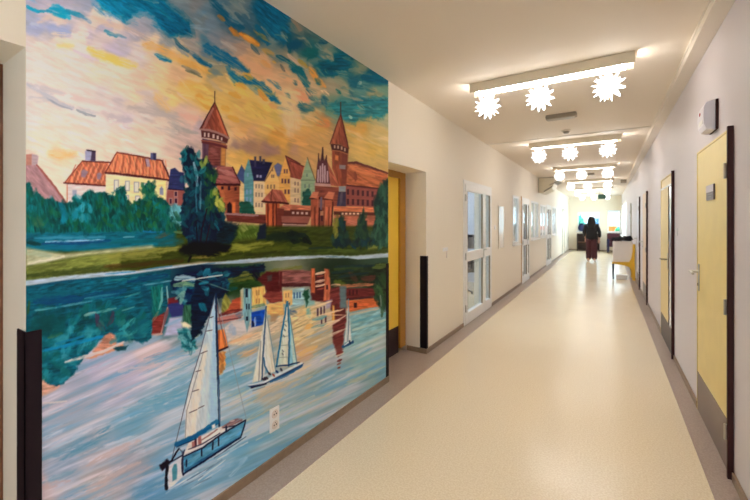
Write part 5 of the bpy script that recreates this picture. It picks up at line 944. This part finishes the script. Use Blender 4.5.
# ------------------------------------------------------------------ a woman walking away down the corridor
def skin(name, verts, edges, m, parent, sub=2, root=0):
    me = D.meshes.new(name); me.from_pydata([v[:3] for v in verts], edges, []); o = D.objects.new(name, me); COL.objects.link(o); o.parent = parent
    md = o.modifiers.new('skin', 'SKIN'); md.use_smooth_shade = True
    for i, v in enumerate(verts):
        sv = me.skin_vertices[0].data[i]; r = v[3]; sv.radius = r if isinstance(r, tuple) else (r, r); sv.use_root = (i == root)
    o.modifiers.new('sub', 'SUBSURF').levels = sub; o.modifiers['sub'].render_levels = sub
    me.materials.append(m); return o
def person():
    o = thing('person', 'person with long dark hair walking away in a black jacket and wide maroon trousers', 'person', (-.494, 15.96, 0))
    sk = mat('skin', (206,160,136), .5)
    V = [(0,0,.93,(.13,.095)),(0,0,1.08,(.115,.085)),(0,.005,1.25,(.14,.095)),(0,.0,1.40,(.12,.08)),(0,0,1.47,.05),(0,.015,1.53,.048),(0,.03,1.60,(.072,.088)),(0,.03,1.68,(.06,.075)),
         (-.17,0,1.39,.05),(-.22,.01,1.13,.04),(-.20,.12,.93,.032),(-.195,.16,.86,.03),
         (.17,0,1.39,.05),(.23,-.02,1.13,.04),(.25,.04,.90,.032),(.25,.06,.82,.03),
         (-.09,0,.86,.085),(-.095,.06,.48,.06),(-.095,.0,.10,.042),(-.097,.10,.04,.035),
         (.09,0,.86,.085),(.095,-.02,.48,.06),(.10,-.16,.14,.042),(.10,-.08,.05,.035)]
    E = [(0,1),(1,2),(2,3),(3,4),(4,5),(5,6),(6,7),(3,8),(8,9),(9,10),(10,11),(3,12),(12,13),(13,14),(14,15),(0,16),(16,17),(17,18),(18,19),(0,20),(20,21),(21,22),(22,23)]
    skin('body', V, E, sk, o)
    jk = mat('black_jacket_cloth', (22,20,24), .8)
    J = [(0,0,.74,(.20,.15)),(0,0,1.0,(.20,.14)),(0,.0,1.22,(.20,.14)),(0,0,1.39,(.17,.115)),(0,0,1.46,.075),(-.18,0,1.38,.075),(-.245,.01,1.13,.066),(-.225,.12,.95,.052),(.18,0,1.38,.075),(.255,-.02,1.13,.066),(.265,.035,.91,.052)]
    skin('jacket', J, [(0,1),(1,2),(2,3),(3,4),(3,5),(5,6),(6,7),(3,8),(8,9),(9,10)], jk, o)
    T = [(0,0,.98,(.17,.125)),(-.085,.01,.80,(.105,.115)),(-.09,.05,.45,(.09,.10)),(-.095,.05,.06,(.098,.11)),(.085,0,.80,(.105,.115)),(.09,-.03,.45,(.09,.10)),(.10,-.13,.09,(.098,.11))]
    skin('trousers', T, [(0,1),(1,2),(2,3),(0,4),(4,5),(5,6)], mat('maroon_trouser_cloth', (78,36,44), .8), o)
    sh = mat('pale_shoe', (226,214,208), .5)
    for x, y, z in ((-.105,.09,.0),(.115,-.10,.02)):
        MB().ball((x, y, z+.045), .05, .135, .045).build('shoe', sh, o, True)
    Hh = [(0,.0,1.71,(.09,.10)),(0,-.02,1.61,(.125,.12)),(0,-.06,1.48,(.15,.10)),(0,-.10,1.34,(.15,.07)),(0,-.11,1.20,(.08,.05))]
    skin('hair', Hh, [(0,1),(1,2),(2,3),(3,4)], mat('dark_brown_hair', (18,12,12), .6), o)
    for s in (-1, 1):                                    # hands with four fingers and a thumb each
        cx, cy, cz = (-.197,.155,.86) if s < 0 else (.25,.06,.82)
        F_ = [(cx,cy,cz+.02,.026),(cx,cy+.01,cz-.035,(.03,.016))]; EE = [(0,1)]
        for k in range(4):
            fx = cx+(-.024+k*.016); n0 = len(F_); L = (.062,.072,.068,.052)[k]
            F_ += [(fx,cy+.014,cz-.055,.0085),(fx,cy+.030,cz-.055-L*.6,.008),(fx,cy+.024,cz-.055-L,.007)]; EE += [(1,n0),(n0,n0+1),(n0+1,n0+2)]
        n0 = len(F_); F_ += [(cx-s*.035,cy+.03,cz-.02,.010),(cx-s*.038,cy+.05,cz-.055,.008)]; EE += [(0,n0),(n0,n0+1)]
        skin('hand', F_, EE, sk, o, 1)
    for s in (-1, 1): MB().ball((s*.078, .03, 1.60), .012, .022, .032, 10, 8).build('ear', sk, o, True)
    f = MB(); f.ball((0,.122,1.59), .014, .022, .026, 10, 8).ball((0,.112,1.555), .026, .008, .007, 10, 6); f.build('nose_and_mouth', sk, o, True)
    for s in (-1, 1): MB().ball((s*.03,.108,1.615), .012, .008, .008, 10, 8).build('eye', M['white'], o, True)
person()

# ------------------------------------------------------------------ furniture at the far end
yel = mat('yellow_chair_plastic', (224,176,40), .35); whc = mat('white_chair_cover', (232,224,218), .6)
ch = thing('armchair', 'yellow-framed chair with a tall white back, against the right wall at the far end', 'chair', (.36, 11.8, 0))
MB().box(-.235, .20, -.30, -.25, .44, 1.0, .018).build('backrest', whc, ch)
MB().box(-.23, .21, -.25, .28, .40, .47, .02).build('seat', yel, ch)
MB().prism([(-.25,.45),(-.25,.41),(-.16,.40),(0,.385),(.12,.34),(.17,.25),(.19,0.003),(.25,0.003),(.245,.3),(.235,.5),(.245,.72),(.25,.93),(.20,.93),(.19,.72),(.165,.56),(.12,.47)], 'y', -.335, -.30).build('rear_frame', yel, ch)
MB().prism([(-.32,.40),(.28,.40),(.29,.62),(-.25,.70),(-.32,.62)], 'x', .20, .235).build('side_arm', yel, ch)
for x, y in ((-.22,-.30),(-.22,.24),(.2,.24)):
    MB().cyl((x, y, .003), (x, y, .42), .017, .022).build('leg', M['dark'] if x < 0 else yel, ch)
bx = thing('storage_box', 'white box on the floor under the yellow-framed chair', 'box', (.33, 11.62, .003))
MB().box(-.13, .12, -.1, .1, 0, .10, .006).build('carton', M['white'], bx); MB().box(-.135, .125, -.105, .105, .09, .112, .005).build('lid', M['white'], bx)
jk = thing('folded_coat', 'bunched black coat laid over the top of the tall white chair back', 'coat', (.36, 11.53, 1.012))
blk = mat('black_coat_cloth', (26,20,26), .85, bump=.5, nscale=30)
def lumpy(c, r, seed, name, m, parent, u=28, v=18, amp=.25):
    bm = bmesh.new(); bmesh.ops.create_uvsphere(bm, u_segments=u, v_segments=v, radius=1)
    rr = random.Random(seed); ph = [rr.uniform(0, 6.28) for _ in range(6)]
    for q in bm.verts:
        x, y, z = q.co; k = 1+amp*(math.sin(3*x+ph[0])*math.cos(4*y+ph[1])+.5*math.sin(7*z+5*x+ph[2]))
        q.co = (c[0]+x*r[0]*k, c[1]+y*r[1]*k, c[2]+max(z*k, -.85)*r[2])
    mm = MB(); mm.bm.free(); mm.bm = bm; return mm.build(name, m, parent, True)
lumpy((-.07,0,.045), (.16,.10,.055), 3, 'body_fold', blk, jk); lumpy((.09,.0,.055), (.11,.09,.07), 5, 'sleeve_fold', blk, jk)
ma = thing('lounge_chair', 'dark maroon armchair with a navy side below the right end window', 'armchair', (.30, 21.3, 0))
mar = mat('maroon_upholstery', (70,24,34), .8); nav = mat('navy_upholstery', (26,30,66), .8)
MB().box(-.30, .28, .1, .28, .40, .95, .05).build('backrest', mar, ma); MB().box(-.30, .28, -.35, .1, .30, .52, .05).build('seat', mar, ma)
MB().box(-.31, -.20, -.36, .28, .06, .66, .03).build('side_arm', nav, ma); MB().box(.19, .30, -.36, .28, .06, .66, .03).build('side_arm', nav, ma)
for x in (-.27, .26):
    for y in (-.32, .24): MB().cyl((x,y,.003), (x,y,.08), .02).build('foot', M['dark'], ma)
cb = thing('low_cabinet', 'low dark brown open cabinet under the left end window', 'cabinet', (-.82, 21.84, 0))
dw = mat('dark_brown_wood', (56,32,24), .5, noise=.25, nscale=18)
MB().box(-.5, .5, -.2, .2, .86, .90, .004).build('top', dw, cb); MB().box(-.5, .5, .18, .2, .06, .86).build('back_panel', dw, cb)
for x in (-.5, -.012, .475): MB().box(x, x+.025, -.2, .18, .003, .86).build('side_panel', dw, cb)
MB().box(-.475, .475, -.19, .18, .44, .47).build('shelf', M['walnut'], cb); MB().box(-.475, .475, -.19, .18, .06, .085).build('bottom', dw, cb)

# ------------------------------------------------------------------ what shows through the glazed doors
navy = mat('navy_cloth', (36,40,84), .8); plum = mat('plum_cloth', (84,44,92), .8)
ds = thing('desk', 'dark desk in the side room behind the first glazed door', 'desk', (-2.85, 8.3, 0))
MB().box(-.55, .55, -.35, .35, .72, .75, .004).build('desk_top', M['grey'], ds); MB().box(-.5, .5, .30, .32, .3, .72).build('modesty_panel', M['dark'], ds)
for x in (-.52, .52):
    for y in (-.32, .32): MB().cyl((x,y,.0), (x,y,.72), .02).build('leg', M['dark'], ds)
mo = thing('monitor', 'dark computer monitor on the desk behind the first glazed door', 'monitor', (-2.75, 8.3, .75))
MB().box(-.26, .26, -.015, .015, .14, .46, .006).build('screen', M['dark'], mo); MB().cyl((0,.02,.0), (0,.02,.2), .02).build('stand', M['dark'], mo); MB().box(-.12, .12, -.08, .08, 0, .012).build('foot', M['dark'], mo)
oc = thing('office_chair', 'dark office chair in front of the desk behind the first glazed door', 'chair', (-2.65, 7.55, 0))
MB().box(-.23, .23, -.22, .22, .44, .52, .03).build('seat', M['dark'], oc); MB().box(-.22, .22, -.27, -.21, .60, 1.05, .025).build('backrest', M['dark'], oc); MB().cyl((0,0,.08), (0,0,.44), .025).build('post', M['steel'], oc)
MB().box(-.03, .03, -.25, -.2, .46, .64).build('back_bracket', M['dark'], oc)
for k in range(5):
    a = k*1.2566; MB().cyl((0,0,.09), (.27*math.cos(a), .27*math.sin(a), .05), .018, .014).cyl((.27*math.cos(a), .27*math.sin(a), .05), (.27*math.cos(a), .27*math.sin(a), .0), .022).build('leg', M['dark'], oc)
def coat_stand(label, x, y, cloth, h=1.7):
    t = thing('coat_stand', label, 'coat stand', (x, y, 0), 'coat stands in the side room')
    MB().cyl((0,0,.02), (0,0,h), .018).build('pole', M['dark'], t); MB().cyl((0,0,0), (0,0,.03), .2, .19, 20).build('base', M['dark'], t)
    MB().cyl((0,0,h-.03), (0,-.17,h-.03), .008).build('hook_arm', M['dark'], t)
    c = thing('hanging_coat', 'dark coat hanging on the %s' % label.replace('tall ', ''), 'coat', (x, y-.17, h-.74), 'coats hanging in the side room')
    lumpy((0,0,.3), (.19,.10,.36), int(y*10), 'coat_body', cloth, c, amp=.1); lumpy((-.19,0,.3), (.06,.07,.30), int(y*7), 'sleeve', cloth, c, amp=.08); lumpy((.19,0,.3), (.06,.07,.30), int(y*5), 'sleeve', cloth, c, amp=.08)
coat_stand('tall coat stand behind the first small left window', -2.36, 10.6, navy)
coat_stand('tall coat stand behind the second glazed door', -2.36, 12.2, navy)
coat_stand('tall coat stand behind the last left window', -2.4, 17.6, plum, 1.55)

M['roomfill'] = emis('room_fill_glow', (.84, .90, 1.0), 8.0)  # lamps added to brighten the side rooms behind the glass
for k, (x, y, l) in enumerate(((-3.6, 6.8, 'added fill lamp in the side room behind the first glazed door'), (-3.6, 11.6, 'added fill lamp in the side room behind the second glazed door'), (-3.6, 16.2, 'added fill lamp in the side room behind the third glazed door'))):
    t = thing('room_fill_lamp', l, 'ceiling light', (x, y, H), 'added fill lamps in the side rooms')
    MB().box(-.65, .65, -.17, .17, -.05, 0, .004).build('housing', M['white'], t); MB().box(-.62, .62, -.14, .14, -.062, -.05).build('diffuser', M['roomfill'], t)
bg_ = thing('shoulder_bag', 'dark blue bag on the sill of the left end window', 'bag', (-1.14, 22.13, 1.01)); lumpy((0,0,.20), (.15,.06,.235), 9, 'bag_body', navy, bg_, amp=.06); MB().tube([(-.1,0,.40),(-.07,0,.50),(.07,0,.50),(.1,0,.40)], .012).build('strap', navy, bg_)
# ------------------------------------------------------------------ outside the end windows
gr = struct(MB().box(-14, 14, YF+.25, 60, -.2, -.1).build('ground', mat('paved_yard', (206,200,190), .9)))
def bush(label, c, r, colr, seed):
    t = thing('garden_bush', label, 'bush', (c[0], c[1], -.1))
    rr = random.Random(seed); b = MB()
    for i in range(420):
        a = rr.uniform(0, 6.283); zz = rr.uniform(-.6, 1); s = math.sqrt(max(0, 1-zz*zz)); k = rr.uniform(.75, 1.05)
        p = Vector((r[0]*s*math.cos(a)*k, r[1]*s*math.sin(a)*k, r[2]*(.75+zz*.75)*k)); u = Vector((rr.gauss(0,1), rr.gauss(0,1), rr.gauss(0,1))).normalized(); w = u.orthogonal().normalized(); q = .13
        f = [b.bm.verts.new(p+u*q), b.bm.verts.new(p+w*q*.5), b.bm.verts.new(p-u*q), b.bm.verts.new(p-w*q*.5)]; b.bm.faces.new(f)
    b.build('foliage', colr, t); MB().cyl((0,0,0), (0,0,r[2]), .06, .03).build('stem', M['walnut'], t)
teal = mat('bluish_leaf', (60,160,140), .6)
bush('bluish green bush outside, at the left of the left end window', (-1.42, 25.2), (.32,.4,1.3), teal, 1)
bush('green bush outside, low at the right of the right end window', (.62, 25.4), (.28,.3,.85), mat('green_leaf', (60,170,120), .6), 2)
fl = thing('playground_panel', 'orange panel wall outside below the right end window', 'panel', (.35, 26.5, -.1))
MB().box(-.55, .6, 0, .06, .5, 1.36, .01).build('panel_board', mat('orange_board', (255,104,30), .6), fl); MB().box(-.5, -.44, 0, .06, 0, .5).build('post', M['grey'], fl); MB().box(.5, .56, 0, .06, 0, .5).build('post', M['grey'], fl)
bp = thing('blue_post', 'blue post outside at the left of the right end window', 'post', (.01, 23.6, -.1)); MB().box(-.03, .05, -.04, .04, 0, 2.5, .006).build('shaft', mat('blue_paint', (40,120,170), .5), bp); MB().box(-.1, .12, -.1, .1, 0, .03).build('base_plate', M['grey'], bp)
bb = thing('low_building', 'far pale building with a bluish roof beyond the left end window', 'building', (-3.2, 44, -.1))
MB().box(-4, 4, 0, 3, 0, 2.6).build('wall', mat('pale_render', (222,232,236), .8), bb); MB().prism([(-4.3,2.6),(4.3,2.6),(3.2,3.5),(-3.2,3.5)], 'y', -.3, 3.3).build('roof', mat('blue_grey_roof', (120,170,190), .6), bb)
for x in (-2.6, -.4, 1.8): MB().box(x, x+1, -.03, 0, 1.0, 2.0).build('window', mat('building_window_glass_%d' % int(x*10+30), (70,110,140), .2), bb)

# ------------------------------------------------------------------ daylight, camera, colour
w = D.worlds.new('daylight'); bpy.context.scene.world = w; w.use_nodes = True
bg = w.node_tree.nodes['Background']; bg.inputs['Color'].default_value = (.72,.92,1.0,1); bg.inputs['Strength'].default_value = 4.2
cam = D.cameras.new('camera'); co = D.objects.new('camera', cam); COL.objects.link(co)
co.location = (0, 0, EYE); co.rotation_euler = (math.pi/2, 0, TH)
cam.sensor_width = 36; cam.lens = 36*F/750; cam.shift_x = 0; cam.shift_y = -(250-HY)/750; cam.clip_start = .02
cam.dof.use_dof = True; cam.dof.focus_distance = 2.1; cam.dof.aperture_fstop = 2.6
sc = bpy.context.scene; sc.camera = co
sc.view_settings.view_transform = 'Standard'; sc.view_settings.look = 'None'; sc.view_settings.gamma = 1; sc.view_settings.use_curve_mapping = False
sc.view_settings.exposure = 0.66
